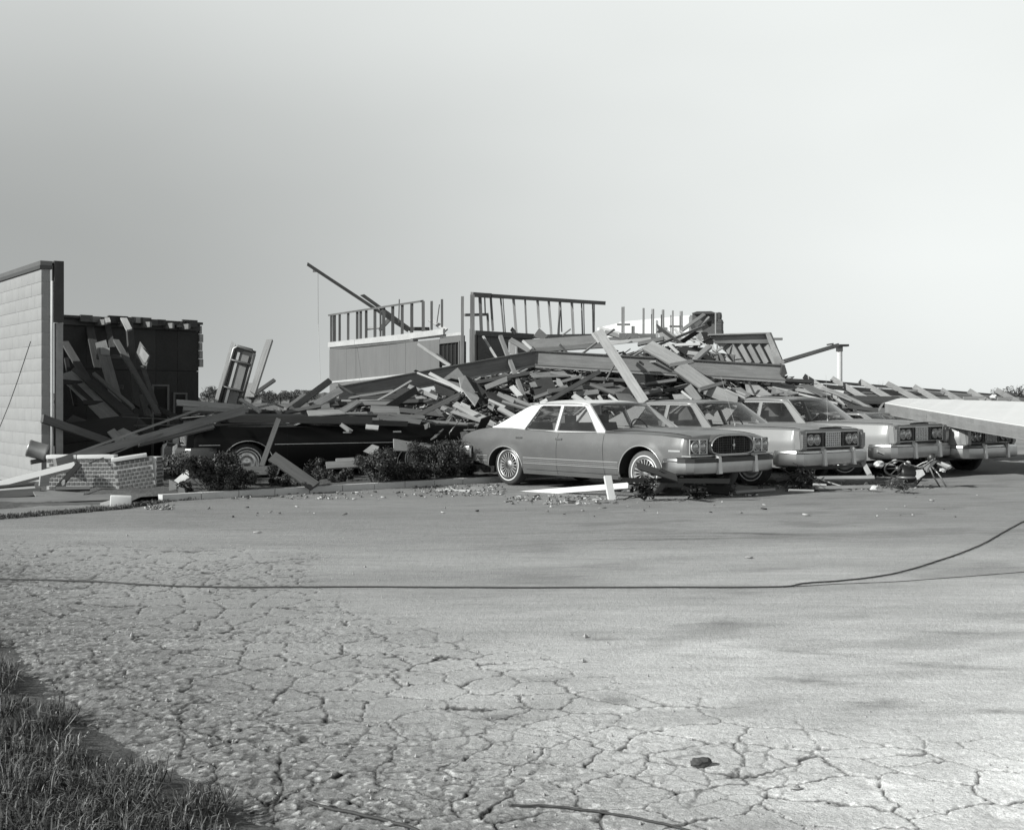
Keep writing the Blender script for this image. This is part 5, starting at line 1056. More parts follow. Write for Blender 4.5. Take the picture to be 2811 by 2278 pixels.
for (reg, pts, Ys, c, lb) in [
 ('r3', [(1300, 1082), (1440, 975), (1492, 1042), (1462, 1152)], 25.2, .36, 'grey triangular sheet standing under the left roof beam'), ('r3', [(1450, 1060), (1505, 1042), (1628, 1240), (1592, 1306), (1470, 1150)], [24.6, 24.8, 24.2, 24.0, 24.2], .55, 'bright crumpled metal sheet at the centre left of the heap'),
 ('r3', [(1505, 1042), (1565, 1075), (1692, 1185), (1642, 1300), (1620, 1240)], [24.9, 25, 24.7, 24.3, 24.3], .05, 'black sheet behind the bright crumpled one'), ('r3', [(1300, 1290), (1402, 1330), (1412, 1402), (1330, 1362)], [23.4, 23.4, 23.1, 23.2], .3, 'grey sheet scrap above the tail of the black car'),
 ('r3', [(1708, 1258), (1762, 1292), (1745, 1352), (1700, 1320)], 23.9, .55, 'pale sheet scrap above the trunk of the first car'), ('r3', [(1150, 1275), (1290, 1240), (1330, 1262), (1200, 1300)], [23.4, 23.6, 23.8, 23.5], .24, 'rounded grey sheet near the tail of the black car'),
 ('r3', [(1070, 1230), (1170, 1210), (1180, 1260), (1090, 1255)], [23.8] * 4, .6, 'pale paper sheet over the black car'), ('r3', [(130, 1372), (430, 1350), (440, 1385), (160, 1395)], [22.6, 22.7, 22.3, 22.3], .45, 'pale crumbled board on the middle of the black roof'),
 ('r4', [(832, 548), (1560, 498), (1625, 570), (935, 638)], [28.4, 28.4, 27.9, 27.9], .24, 'two wide grey boards lying above the right roof beam'), ('r4', [(935, 520), (1000, 430), (1085, 505), (1040, 540)], 30.4, .2, 'pointed grey sheet standing under the right studs'),
 ('r4', [(900, 872), (1240, 850), (1300, 900), (950, 912)], [25.8, 25.8, 25.4, 25.4], .24, 'flat grey sheet just under the kink of the roof beam'), ('r4', [(1168, 920), (1205, 930), (1255, 1018), (1175, 992)], 25.1, .62, 'pale torn sheet in the middle of the heap'),
 ('r4', [(1640, 1030), (1790, 988), (1905, 1040), (1730, 1062)], [24.9, 25.2, 25, 24.7], .2, 'grey sheet behind the gap between the first and second roof'), ('r4', [(900, 965), (960, 955), (985, 1005), (920, 1010)], 25, .4, 'small pale square sheet in the middle of the heap'),
 ('r4', [(705, 572), (772, 580), (768, 690), (706, 680)], 32, .7, 'pale sheet standing in for sky behind the opening in the dark wing'), ('r4', [(1960, 485), (2142, 485), (2142, 535), (1990, 530)], 29, .2, 'grey board end at the top of the heap'), ('r6', [(0, 480), (180, 480), (200, 540), (0, 545)], [29] * 4, .22, 'grey flat sheet at the foot of the far studs'),  # bright sheet is painted sky for the opening in the wing
 ('r6', [(388, 490), (470, 448), (645, 560), (560, 572)], [28.6, 28.8, 28, 27.8], .38, 'tilted grey sheet left of the tower'), ('r6', [(355, 478), (410, 430), (412, 470)], 29.4, .06, 'black triangular scrap among the far studs'), ('r6', [(570, 612), (830, 622), (835, 662), (600, 692)], 27, .04, 'black sheet behind the level pale batten'),
 ('r6', [(1230, 958), (1310, 950), (1500, 1085), (1385, 1098), (1250, 1060)], [25.8, 25.9, 25, 24.9, 25.2], .5, 'pale flat sheet behind the roof of the third car'), ('r6', [(1500, 962), (1640, 975), (1760, 1010), (1600, 1060), (1490, 1075)], [26, 26, 25.8, 25, 25], .35, 'grey flat sheet right of the pale one behind the third car'), ('r6', [(520, 1080), (640, 1075), (700, 1125), (540, 1130)], 24.6, .65, 'white flat scrap behind the second car roof'),
 ('r6', [(1100, 1020), (1190, 1010), (1280, 1075), (1210, 1100)], [24.8, 24.9, 24.6, 24.5], .3, 'small grey sheet between the second and third roof'), ('r5', [(1745, 98), (1890, 112), (1975, 195), (1800, 195)], [24.3, 24.3, 23.9, 23.9], .14, 'dark sheet behind the front edge of the white roof'),
 ('r6', [(1570, 1078), (1640, 1040), (1760, 1070), (1650, 1090)], [25, 25.1, 25, 24.8], .28, 'folded grey sheet above the third car roof'), ('r6', [(1750, 985), (1850, 978), (2090, 1090), (1990, 1095)], [25.6, 25.7, 25, 24.9], .16, 'dark roofing felt strip right of the third car roof'),
]: SH(reg, pts, Ys, c, label=lb)
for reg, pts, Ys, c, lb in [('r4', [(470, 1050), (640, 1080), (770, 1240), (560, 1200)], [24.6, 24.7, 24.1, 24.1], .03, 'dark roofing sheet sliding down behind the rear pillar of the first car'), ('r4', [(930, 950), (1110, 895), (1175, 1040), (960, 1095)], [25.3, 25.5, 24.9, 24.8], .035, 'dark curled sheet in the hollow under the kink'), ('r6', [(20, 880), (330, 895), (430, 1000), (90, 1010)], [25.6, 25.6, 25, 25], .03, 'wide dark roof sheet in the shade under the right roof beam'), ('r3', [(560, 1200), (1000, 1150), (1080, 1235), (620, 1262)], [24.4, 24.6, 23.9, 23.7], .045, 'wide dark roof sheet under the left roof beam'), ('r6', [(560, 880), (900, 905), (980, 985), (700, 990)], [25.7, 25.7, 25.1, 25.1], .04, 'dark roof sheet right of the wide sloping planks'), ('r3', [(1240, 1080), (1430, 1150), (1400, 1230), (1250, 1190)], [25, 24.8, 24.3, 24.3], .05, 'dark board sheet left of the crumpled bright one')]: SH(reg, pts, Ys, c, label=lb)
for a_ in [('r3', 330, 1300, 1180, 1268, 34, 23.3, 23.6, .07, 'long dark beam stretched level over the black car'), ('r3', 900, 1340, 1640, 1420, 40, 23.1, 23.2, .11, 'long dark beam running down toward the first car'), ('r4', 300, 985, 900, 880, 34, 25.2, 25.8, .08, 'long dark beam just under the left roof beam'), ('r4', 980, 905, 1960, 960, 34, 25.7, 25.3, .07, 'long dark beam just under the right roof beam'), ('r4', 1080, 1050, 1720, 985, 38, 24.8, 25, .13, 'long grey beam across the hollow behind the white roof')]: P(*a_, t=.09)
mb = MB(); mb.tube([W(*px('r3', *p), 22) for p in ((1340, 1368), (1400, 1395), (1452, 1440), (1400, 1500), (1370, 1540), (1372, 1590))], .012, 6); col(setp(mb.obj('pipe', METAL, smooth=True), 'thin bent pipe hanging down behind the trunk of the first car', 'pipe'), .4)
mb = MB(); mb.tube([W(*px('r3', *p), 22.2) for p in ((1500, 1440), (1530, 1480), (1525, 1560))], .009, 6); col(setp(mb.obj('pipe', METAL, smooth=True), 'short bent wire beside the thin bent pipe', 'wire'), .35)
# ------------------------------------------------------------------ rubble heap under the boards
HPX = [470, 560, 700, 800, 900, 1000, 1100, 1200, 1300, 1460, 1600, 1700, 1800, 1950, 2050, 2150, 2250, 2350, 2450, 2560]
HPY = [1150, 1150, 1146, 1136, 1124, 1112, 1092, 1060, 1030, 1005, 985, 965, 948, 962, 1004, 1030, 1072, 1105, 1135, 1160]
def hz_(pxx, Y):
    Y = np.asarray(Y, float); left = np.clip((1150 - pxx) / 250, 0, 1); Yr = 28.2 - 3.6 * left; zr = CH + (HZ - np.interp(pxx, HPX, HPY)) / F * Yr - .22
    Y0 = np.where(pxx < 1350, 22.3, 22.6 + (pxx - 1350) * .0032); Y0 = Y0 + .0; zf = .75 + .25 * left; k = sst(0, 1, (Y - Y0) / (Yr - Y0)); k2 = sst(0, 1, (Y - Yr - .6) / 3.0)
    return (zf + (zr - zf) * k) * (1 - k2) + .2 * k2, Y0, Yr
def heap():
    PXs = np.linspace(465, 2560, 210); T = np.linspace(0, 1, 110); Pm, Tm = np.meshgrid(PXs, T, indexing='ij'); _, Y0, Yr = hz_(Pm, 24 + 0 * Pm); Y = Y0 - .35 + Tm * (Yr + 3.6 - Y0 + .35)
    z, _, _ = hz_(Pm, Y); X = (Pm - 1405.5) / F * Y; z = z + .22 * (fbm(X * 1.6, Y * 1.6, 4, 60) - .5) * 2 + .10 * (hsh(np.floor(X * 5), np.floor(Y * 4), 3) - .5); z = np.where(Tm < .02, 0, z); z = np.where(Tm > .98, 0, z)
    nr, nc = X.shape; idx = np.arange(nr * nc).reshape(nr, nc); q = np.stack([idx[:-1, :-1], idx[:-1, 1:], idx[1:, 1:], idx[1:, :-1]], -1).reshape(-1, 4)
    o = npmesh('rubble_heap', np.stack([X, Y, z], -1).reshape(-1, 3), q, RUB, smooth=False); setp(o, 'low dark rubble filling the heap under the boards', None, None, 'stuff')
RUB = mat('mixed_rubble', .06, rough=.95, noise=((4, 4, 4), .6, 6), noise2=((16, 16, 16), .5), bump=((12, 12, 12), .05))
heap()
SPL = mat('splinter_wood', 1.0, rough=.85, noise=((6, 6, 6), .3), attr='tone')
def heap_pt():
    pxx = random.uniform(500, 2200); _, Y0, Yr = hz_(pxx, 24.); Y = float(Y0) + random.random() ** .8 * float(Yr - Y0 + .4); z = float(hz_(pxx, Y)[0]); return Vector(((pxx - 1405.5) / F * Y, Y, z)), pxx
def splinters(n, name, lab, lo=.05, hi=.5):
    vv = []; ff = []; tt = []
    for _ in range(n):
        p, pxx = heap_pt(); p.z += random.uniform(-.05, .13); L = random.uniform(lo, hi) * random.random() ** .5; w = random.uniform(.006, .04); t = random.uniform(.004, .02)
        if random.random() < .12: w = random.uniform(.06, .16); L = random.uniform(.08, .3)
        elif random.random() < .08 and 1050 < pxx < 1900: L = random.uniform(.4, 1.0); w = random.uniform(.02, .05)
        a = random.gauss(0, .9); el = random.gauss(-.05, .28) if L < .35 else random.gauss(0, .12); u = Vector((math.cos(a) * math.cos(el), math.sin(a) * math.cos(el), math.sin(el))); q = Vector((random.gauss(0, 1), random.gauss(0, 1), random.gauss(0, 1))); wd = u.cross(q).normalized(); nd = u.cross(wd)
        k = len(vv); tone = random.choice((.03, .05, .05, .08, .08, .12, .12, .2, .3, .5)) * random.uniform(.8, 1.1)
        for (sx, sy_, sz) in ((0, 0, 0), (1, 0, 0), (1, 1, 0), (0, 1, 0), (0, 0, 1), (1, 0, 1), (1, 1, 1), (0, 1, 1)): vv.append(p + u * (sx * L + random.uniform(-.02, .02) * L) + wd * ((sy_ - .5) * w * random.uniform(.6, 1)) + nd * (sz * t)); tt.append(tone)
        ff += [tuple(i + k for i in f) for f in BOXF]
    o = npmesh(name, np.array([tuple(v) for v in vv]), np.array(ff), SPL, {'tone': np.array(tt)}, smooth=False); setp(o, kind='stuff'); o['label'] = lab
splinters(15000, 'splinters', 'fine splintered wood and plaster all over the collapsed heap')
LMK = [(0, 'on the front half of the crushed black roof'), (700, 'above the middle of the black car'), (850, 'under the left tip of the roof beam'), (1000, 'over the tail of the black car'), (1150, 'left of the crumpled bright sheet'), (1280, 'above the trunk of the first car'), (1420, 'under the kink of the roof beam'), (1540, 'behind the white roof'), (1650, 'left of the long pale plank'), (1760, 'right of the long pale plank'), (1860, 'beside the upper wide plank'), (1960, 'beneath the ribbed panel'), (2060, 'behind the third car roof')]
def loose():
    regs = [(0, 1100, 'loose broken board lying on the roof of the black car'), (1100, 1500, 'loose broken board in the heap behind the white vinyl roof'), (1500, 1900, 'loose broken board in the heap behind the silver sedan'), (1900, 2200, 'loose broken board in the heap behind the third car'), (2200, 3000, 'loose broken board at the low right end of the heap')]
    for i in range(265):
        p, pxx = heap_pt(); L = random.uniform(.35, 1.9) * (1.5 if random.random() < .15 else 1)
        if pxx > 2000 or pxx < 1000: L = min(L, 1.0)
        w = random.choice((.03, .04, .05, .07, .09, .09, .14, .19)); a = random.gauss(0, .75) + (math.pi if random.random() < .5 else 0); sl = random.gauss(0, .28) * (1 if 1000 < pxx < 2000 else .4)
        u = Vector((math.cos(a), math.sin(a), sl)).normalized(); p.z += random.uniform(-.02, .16) + abs(sl) * L * .3; A = p - u * L / 2; B = p + u * L / 2; c = random.choice((.03, .04, .06, .08, .1, .14, .18, .24, .3, .42)) * random.uniform(.85, 1.1)
        o = place(A, B, w, random.choice((.012, .02, .035)), c, 'broken_board', wdir=(random.gauss(0, .35), random.gauss(-.6, .4), random.gauss(.6, .35)), bow=random.uniform(-.05, .05) * L, ragged=random.uniform(.6, 2.8))
        lb = [t for a0, b0, t in regs if a0 <= pxx < b0][0]; tone = 'pale ' if c > .22 else ('dark ' if c < .07 else 'grey '); ln = 'long ' if L > 1.3 else 'short '
        pa, pb_ = [(1405.5 + F * q.x / q.y, HZ - F * (q.z - CH) / q.y) for q in ((A, B) if A.x / A.y < B.x / B.y else (B, A))]; dx, dy = pb_[0] - pa[0], pb_[1] - pa[1]
        til = 'lying level ' if abs(dy) < .14 * abs(dx) else ('standing steeply ' if abs(dy) > 1.6 * abs(dx) else ('rising rightward ' if dy < 0 else 'falling rightward '))
        mark = [t for a0, t in LMK if pxx >= a0][-1]; wdt = 'narrow ' if w < .07 else ('wide ' if w > .17 else '')
        lb = ln + wdt + tone + 'board ' + til + mark; setp(o, lb, 'board', 'broken boards in the collapsed heap')
loose()
# ------------------------------------------------------------------ collapsed rafters and the white canopy slab on the right
def rafters():
    root = empty('collapsed_rafters', W(*px('r8', 1000, 650), 28)); root.location.z = 1.0; setp(root, 'row of collapsed roof rafters with their tips sticking up behind the white slab', 'roof frame'); o0 = root.location
    def sh(name, pts, Ys, c, t=.03):
        ps = [W(*px('r8', *p), y) - o0 for p, y in zip(pts, Ys)]; n = len(ps); v = ps + [p + Vector((0, .01, -t)) for p in ps]
        col(fixn(pm(name, v, [tuple(range(n)), tuple(range(2 * n - 1, n - 1, -1))] + [(i, (i + 1) % n, n + (i + 1) % n, n + i) for i in range(n)], SHEET, root)), c)
    sh('roof_deck', [(60, 535), (2080, 662), (3300, 720), (3300, 775), (430, 745)], [29.6, 30.2, 30.6, 27.8, 27.0], .17)
    for i, (x, y, dx, dy) in enumerate(((35, 452, 420, 262), (300, 472, 400, 235), (563, 497, 400, 225), (830, 522, 400, 205), (1085, 552, 290, 165), (1345, 585, 260, 145), (1607, 592, 240, 130), (1870, 585, 220, 118), (2130, 600, 220, 118), (2390, 618, 220, 110), (2650, 632, 220, 110), (2910, 648, 220, 105), (3170, 662, 210, 100))):
        A, B = W(*px('r8', x - 8, y + 10), 29.3 + i * .04), W(*px('r8', x + dx, y + dy + 20), 27.0); place(A, B, 52 * .288 * 28.5 / F, .045, random.uniform(.3, .4), 'rafter', parent=root, ragged=.9)
    for (x1, y1, x2, y2, w, Y1, Y2, c) in ((110, 505, 3300, 755, 24, 29.5, 29.9, .04), (200, 552, 1760, 700, 34, 28.6, 28.8, .04), (150, 520, 3300, 765, 10, 29.0, 29.2, .3)):
        place(W(*px('r8', x1, y1), Y1), W(*px('r8', x2, y2), Y2), w * .288 * 29 / F, .05, c, 'purlin', parent=root)
    for i in range(3): place(W(*px('r8', 1540 + i * 330, 668 + i * 8), 27.8), W(*px('r8', 1740 + i * 330, 664 + i * 8), 27.8), .06, .05, .4, 'lath', parent=root)
rafters()
SH('r8', [(400, 642), (925, 655), (982, 712), (865, 722), (800, 700), (430, 692)], [27.5, 27.5, 26.5, 26.2, 26.4, 26.6], .045, label='black roofing felt at the left end of the white slab', t=.06)
SH('r8', [(340, 640), (460, 700), (640, 730), (730, 790), (560, 770), (430, 730)], [27, 26.6, 26.3, 26, 25.8, 26.2], .16, label='crumpled dark felt sloping toward the hood of the third car', t=.03)
P('r8', 268, 598, 405, 618, 22, 27.4, 27.3, .85, 'small white strip shining on the fallen rafters'); lump(*px('r8', 1830, 660), 28.2, .09, INSUL, 'round white lump lying on the collapsed rafters', 'plaster_lump', 'rubble')
P('r8', 190, 575, 700, 800, 20, 26.8, 25.6, .3, 'long strip curving down toward the third windshield', bow=.12); P('r8', 0, 542, 480, 700, 12, 26.8, 26.0, .35, 'thin long strip left of the fallen rafters', bow=.12); P('r8', 0, 600, 500, 835, 12, 26.2, 25.4, .4, 'thin long strip beside the third windshield', bow=.1); P('r8', 60, 640, 420, 800, 26, 26, 25.4, .12, 'dark strip beside the third windshield')
P('r8', 430, 750, 730, 790, 40, 25.6, None, .07, 'dark board above the hood of the third car'); P('r8', 510, 780, 515, 830, 22, 25.3, None, .12, 'short dark stub above the hood of the third car')
def slab():
    root = empty('canopy_slab', W(*px('r8', 1300, 900), 24.5)); setp(root, 'long white canopy slab fallen onto the cars at the right edge', 'canopy'); o0 = root.location
    fl, fr = W(*px('r8', 795, 712), 25.4), W(*px('r8', 3500, 1125), 17.4); bl, br = W(*px('r8', 925, 668), 27.3), W(*px('r8', 3500, 740), 22.0)
    dz = Vector((0, 0, -.235)); lo_ = W(*px('r8', 728, 815), 25.6); nseg = 20
    v = []; f = []
    for i in range(nseg + 1):
        k = i / nseg; a = fl.lerp(fr, k); b = bl.lerp(br, k) + Vector((0, random.uniform(-.12, .12), random.uniform(-.004, .004))); sag = -.03 * math.sin(k * math.pi); a = a + Vector((0, 0, sag)); v += [a - o0, b - o0]
    for i in range(nseg): f.append((2 * i, 2 * i + 2, 2 * i + 3, 2 * i + 1))
    o = pm('top_sheet', v, f, CANW, root); o.modifiers.new('s', 'SOLIDIFY').thickness = .02; fixn(o)
    # fascia of separate sheet lengths
    m = 10
    for i in range(m):
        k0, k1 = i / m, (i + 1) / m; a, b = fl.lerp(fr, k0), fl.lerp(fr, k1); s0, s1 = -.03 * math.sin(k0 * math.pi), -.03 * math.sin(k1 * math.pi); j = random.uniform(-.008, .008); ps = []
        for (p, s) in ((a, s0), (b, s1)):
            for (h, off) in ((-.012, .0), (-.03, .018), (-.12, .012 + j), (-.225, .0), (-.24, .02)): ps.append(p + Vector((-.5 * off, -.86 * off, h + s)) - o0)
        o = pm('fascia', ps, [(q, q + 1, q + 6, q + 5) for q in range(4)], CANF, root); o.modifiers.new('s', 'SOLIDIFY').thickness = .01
    ps = [fl - o0, lo_ - o0, lo_ + Vector((.55, 1.8, .12)) - o0, bl - o0]; o = pm('end_panel', [p + Vector((-.004, -.004, 0)) for p in ps], [(0, 1, 2, 3)], CANF, root); o.modifiers.new('s', 'SOLIDIFY').thickness = .015
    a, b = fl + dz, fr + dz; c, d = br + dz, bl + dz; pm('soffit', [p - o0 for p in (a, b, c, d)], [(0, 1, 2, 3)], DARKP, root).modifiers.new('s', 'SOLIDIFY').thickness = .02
CANW = mat('white_sheet_metal', .72, rough=.6, noise=((1.2, 1.2, 1.2), .06), noise2=((9, 9, 9), .04)); CANF = mat('shade_toned_white_fascia', .19, rough=.7, noise=((5, 5, 1.2), .3, 5), noise2=((1, 1, 8), .12), bump=((4, 4, 9), .02))  # fascia is white too, its darker colour paints in the shaded face
slab()
# ------------------------------------------------------------------ things on the ground in front of the cars
P('r5', 622, 1108, 1890, 1010, 52, 19.3, 17.9, .8, 'long white square post lying on the ground below the first car', t=.09, name='post', cat='post', m=WHITEP, ragged=.3)
P('r5', 1672, 930, 1712, 1150, 66, 17.55, 17.45, .8, 'short white upright post stub tilted before the front wheel', t=.06, name='post', cat='post', m=WHITEP, ragged=.8)
P('r7', 185, 818, 560, 935, 62, 17.2, 16.8, .012, 'dark pointed plank poking across the first front wheel', t=.05, ragged=1.4); P('r7', 395, 850, 560, 920, 30, 16.9, None, .03, 'stub of dark wood under the front bumper')
P('r7', 30, 955, 1080, 965, 48, 17.3, 17.2, .008, 'black steel bar lying level under the first bumper', t=.05, name='steel_bar', cat='bar', up=0); P('r7', 620, 1020, 1080, 1070, 70, 17.8, 17.9, .008, 'black board under the first bumper')
P('r7', -10, 935, 150, 960, 14, 17.3, None, .04, 'thin dark rod beside the white upright stub', name='rod', cat='rod')
def tangle(c, r, n, m, label, name, cat, tone=.04, rad=.006, sq=.8):
    mb = MB(); c = Vector(c)
    for _ in range(n):
        p = Vector((random.gauss(0, .35), random.gauss(0, .35), random.gauss(0, .3) * sq)) * r; pts = [p]
        for _k in range(5): pts.append(pts[-1] + Vector((random.gauss(0, .3), random.gauss(0, .3), random.gauss(0, .28) * sq)) * r)
        for q in pts: q.z = max(q.z, -c.z + .01)
        mb.tube(pts, [rad * random.uniform(.6, 1.4)] * len(pts), 4)
    o = mb.obj(name, m); o.location = c; col(setp(o, label, cat), tone); return o
tangle(W(*px('r7', 235, 1045), 17.2), .15, 40, METAL, 'tangle of dark wire and scrap before the first front wheel', 'wire_tangle', 'tangle', .03, .012)
tangle(W(*px('r7', 1800, 955), 19.0), .15, 120, METAL, 'dark matted ball of roots and wire below the grille of the second car', 'root_ball', 'tangle', .06, .008); lump(*px('r7', 1815, 965), 19.05, .16, SOIL, 'clod of earth inside the matted ball of roots', 'earth_clod', 'clod')
tangle(W(*px('r7', 750, 1075), 17.6), .09, 40, METAL, 'small dark tangle on the ground before the first bumper', 'wire_tangle', 'tangle', .03, .012)
lump(*px('r7', 745, 1070), 17.7, .10, DSTONE, 'black clod on the ground before the first bumper', 'clod', 'clod'); lump(*px('r7', 1100, 1030), 18.3, .08, DSTONE, 'dark clod between the first and second car', 'clod', 'clod'); lump(*px('r7', 180, 1090), 17.2, .06, DSTONE, 'dark clod at the foot of the front wheel', 'clod', 'clod')
for (reg, x1, y1, x2, y2, w, Y1, Y2, c, lb) in [
 ('r7', 1140, 1078, 1530, 1050, 26, 18.2, 18.3, .34, 'grey batten lying on the ground left of the matted root ball'), ('r7', 1560, 840, 2140, 832, 26, 21.0, 21.2, .3, 'long grey board below the bumper of the second car'), ('r7', 1900, 940, 2200, 955, 22, 20, 20.2, .35, 'short grey board right of the root ball'), ('r7', 1660, 1055, 1905, 1062, 10, 18.3, 18.3, .7, 'white strip at the foot of the root ball'),
 ('r7', 1900, 1000, 2030, 1008, 14, 18.8, None, .7, 'small white strip right of the root ball'), ('r7', 1530, 960, 1700, 920, 40, 19.4, None, .1, 'dark scrap board left of the root ball'),
 ('r8', -20, 1342, 770, 1302, 26, 20.4, 20.6, .36, 'long grey board lying level below the bumper of the second car right side'), ('r8', 110, 1432, 700, 1425, 24, 19.6, 19.6, .42, 'grey board on the ground left of the mangled machine'), ('r8', 130, 1524, 680, 1512, 24, 18.9, 18.9, .36, 'nearest grey board on the asphalt left of the machine'),
 ('r8', 150, 1440, 480, 1540, 8, 19.4, 18.9, .5, 'thin pale lath crossing the boards left of the machine'), ('r8', 560, 1228, 650, 1402, 44, 20.8, 19.9, .62, 'white slat leaning against the second bumper'), ('r8', 770, 1298, 880, 1306, 10, 20.5, None, .6, 'thin pale rod left of the handwheel'), ('r8', 610, 1480, 660, 1550, 20, 19.1, None, .12, 'short dark stick near the white chunk'),
 ('r8', 1270, 1268, 1420, 1325, 18, 20, 19.6, .6, 'pale pipe sticking out right of the machine'), ('r8', 1290, 1290, 1400, 1340, 12, 19.8, 19.5, .3, 'grey rod under the pale pipe'), ('r8', 720, 1170, 790, 1200, 20, 21.4, None, .5, 'small pale chip beside the third bumper'),
 ('r5', -10, 1062, 330, 1066, 26, 19.3, 18.9, .5, 'pale slat lying on the road left of the first rear wheel'), ('r5', 330, 1040, 440, 1048, 46, 19.1, None, .42, 'small grey board left of the first rear wheel'), ('r5', 160, 1142, 300, 1128, 14, 18.5, None, .4, 'short pale slat on the road in front of the first rear wheel'), ('r5', 870, 945, 1220, 935, 10, 20.5, None, .5, 'pale strip on the kerb under the first car')]:
    P(reg, x1, y1, x2, y2, w, Y1, Y2, c, lb, name='slat', cat='slat')
lump(*px('r8', 732, 1298), 20.5, .085, WHITEP, 'white torn chunk at the end of the long grey board', 'plaster_lump', 'rubble'); lump(*px('r8', 692, 1524), 18.9, .07, WHITEP, 'white block lying on the asphalt left of the machine', 'plaster_lump', 'rubble', .6); lump(*px('r8', 1350, 1352), 19.8, .06, WHITEP, 'white lump right of the mangled machine', 'plaster_lump', 'rubble', .6); lump(*px('r5', 1850, 1060), 17.7, .06, WHITEP, 'crumpled white paper before the first front wheel', 'paper', 'paper', .4)
lump(*px('r8', 890, 1270), 20.2, .045, WHITEP, 'small white scrap above the handwheel', 'plaster_lump', 'rubble'); lump(*px('r8', 1010, 1290), 20.2, .05, WHITEP, 'small white knob right of the handwheel', 'plaster_lump', 'rubble')
def machine():
    c = G(*px('r8', 1000, 1520)); root = empty('mangled_machine', c); setp(root, 'mangled garden machine with a spoked handwheel and bent legs on the asphalt', 'machine')
    k = c.y / F * .28807
    def q(x, y, d=0): return Vector(((x - 1000) * k, d, (1520 - y) * k))
    mb = MB(); cc = q(905, 1337, -.05); R = .20; mb.tube([cc + Vector((math.cos(t) * R, -.05 * math.sin(t), math.sin(t) * R * .62)) for t in np.linspace(0, 2 * math.pi, 29)], .016, 6, False); hw = mb.obj('handwheel', METAL, root, True); col(hw, .12)
    for i in range(6):
        t = i * math.pi / 3; mb = MB(); mb.tube([cc, cc + Vector((math.cos(t) * R, -.05 * math.sin(t), math.sin(t) * R * .62))], .008, 4); col(mb.obj('spoke', METAL, hw), .2)
    mb = MB(); mb.lathe([(.0, -.06), (.035, -.06), (.04, 0), (.02, .03), (0, .03)], 12, 'y', tuple(cc)); col(mb.obj('hub', METAL, hw, True), .2)
    mb = MB(); mb.lathe([(0, -.14), (.11, -.13), (.14, -.09), (.14, .08), (.10, .13), (0, .13)], 16, 'x', tuple(q(1010, 1390))); col(mb.obj('motor', METAL, root, True), .03)
    mb = MB(); mb.lathe([(.09, -.02), (.15, -.015), (.15, .015), (.09, .02)], 18, 'z', tuple(q(985, 1420, -.06))); col(mb.obj('pulley', METAL, root, True), .3)
    for i, pts in enumerate([[(940, 1380), (860, 1460), (780, 1510)], [(960, 1420), (940, 1520)], [(1060, 1400), (1110, 1510)], [(1140, 1350), (1180, 1410), (1120, 1500)], [(1200, 1330), (1250, 1420), (1340, 1515)], [(1250, 1300), (1300, 1400), (1365, 1510)], [(1020, 1300), (1130, 1330), (1250, 1250)], [(1050, 1360), (1180, 1290), (1260, 1245)], [(870, 1450), (1000, 1500), (1100, 1470)]]):
        mb = MB(); mb.tube([q(x, y, random.uniform(-.15, .15)) for x, y in pts], .013, 6); col(mb.obj('bent_tube', METAL, root, True), .5 if i in (4, 5, 7) else .15)
    for i, pts in enumerate([[(1030, 1360), (1130, 1345), (1150, 1390), (1075, 1440)], [(1150, 1320), (1235, 1250), (1280, 1270), (1230, 1330), (1180, 1372)], [(1165, 1325), (1225, 1330), (1215, 1375), (1180, 1375)], [(1040, 1370), (1190, 1300), (1180, 1330), (1060, 1385)]]):
        ps = [q(x, y, -.12 + .05 * i + random.uniform(-.05, .05)) for x, y in pts]; n = len(ps); v = ps + [p + Vector((.0, .012, .004)) for p in ps]
        col(fixn(pm('torn_cover', v, [tuple(range(n)), tuple(range(2 * n - 1, n - 1, -1))] + [(j, (j + 1) % n, n + (j + 1) % n, n + j) for j in range(n)], SHEET, root)), (.75, .65, .8, .3)[i])
    mb = MB(); b = q(900, 1505); mb.add([q(840, 1470), q(960, 1440), q(1090, 1455), q(1110, 1525), q(850, 1525), q(840, 1470, .3), q(960, 1440, .3), q(1090, 1455, .3), q(1110, 1525, .3), q(850, 1525, .3)], [(0, 1, 2, 3, 4), (9, 8, 7, 6, 5), (0, 5, 6, 1), (1, 6, 7, 2), (2, 7, 8, 3), (3, 8, 9, 4), (4, 9, 5, 0)]); col(fixn(mb.obj('base_casting', METAL, root)), .12)
    mb = MB(); mb.lathe([(0, -.09), (.06, -.08), (.075, 0), (.06, .07), (0, .08)], 12, 'z', tuple(q(1245, 1240, .02))); col(mb.obj('gear_housing', METAL, root, True), .06)
machine()
tangle(G(*px('r8', 940, 1500), .12), .15, 40, METAL, 'twisted wires around the base of the mangled machine', 'wire_tangle', 'tangle', .10, .006, .5)
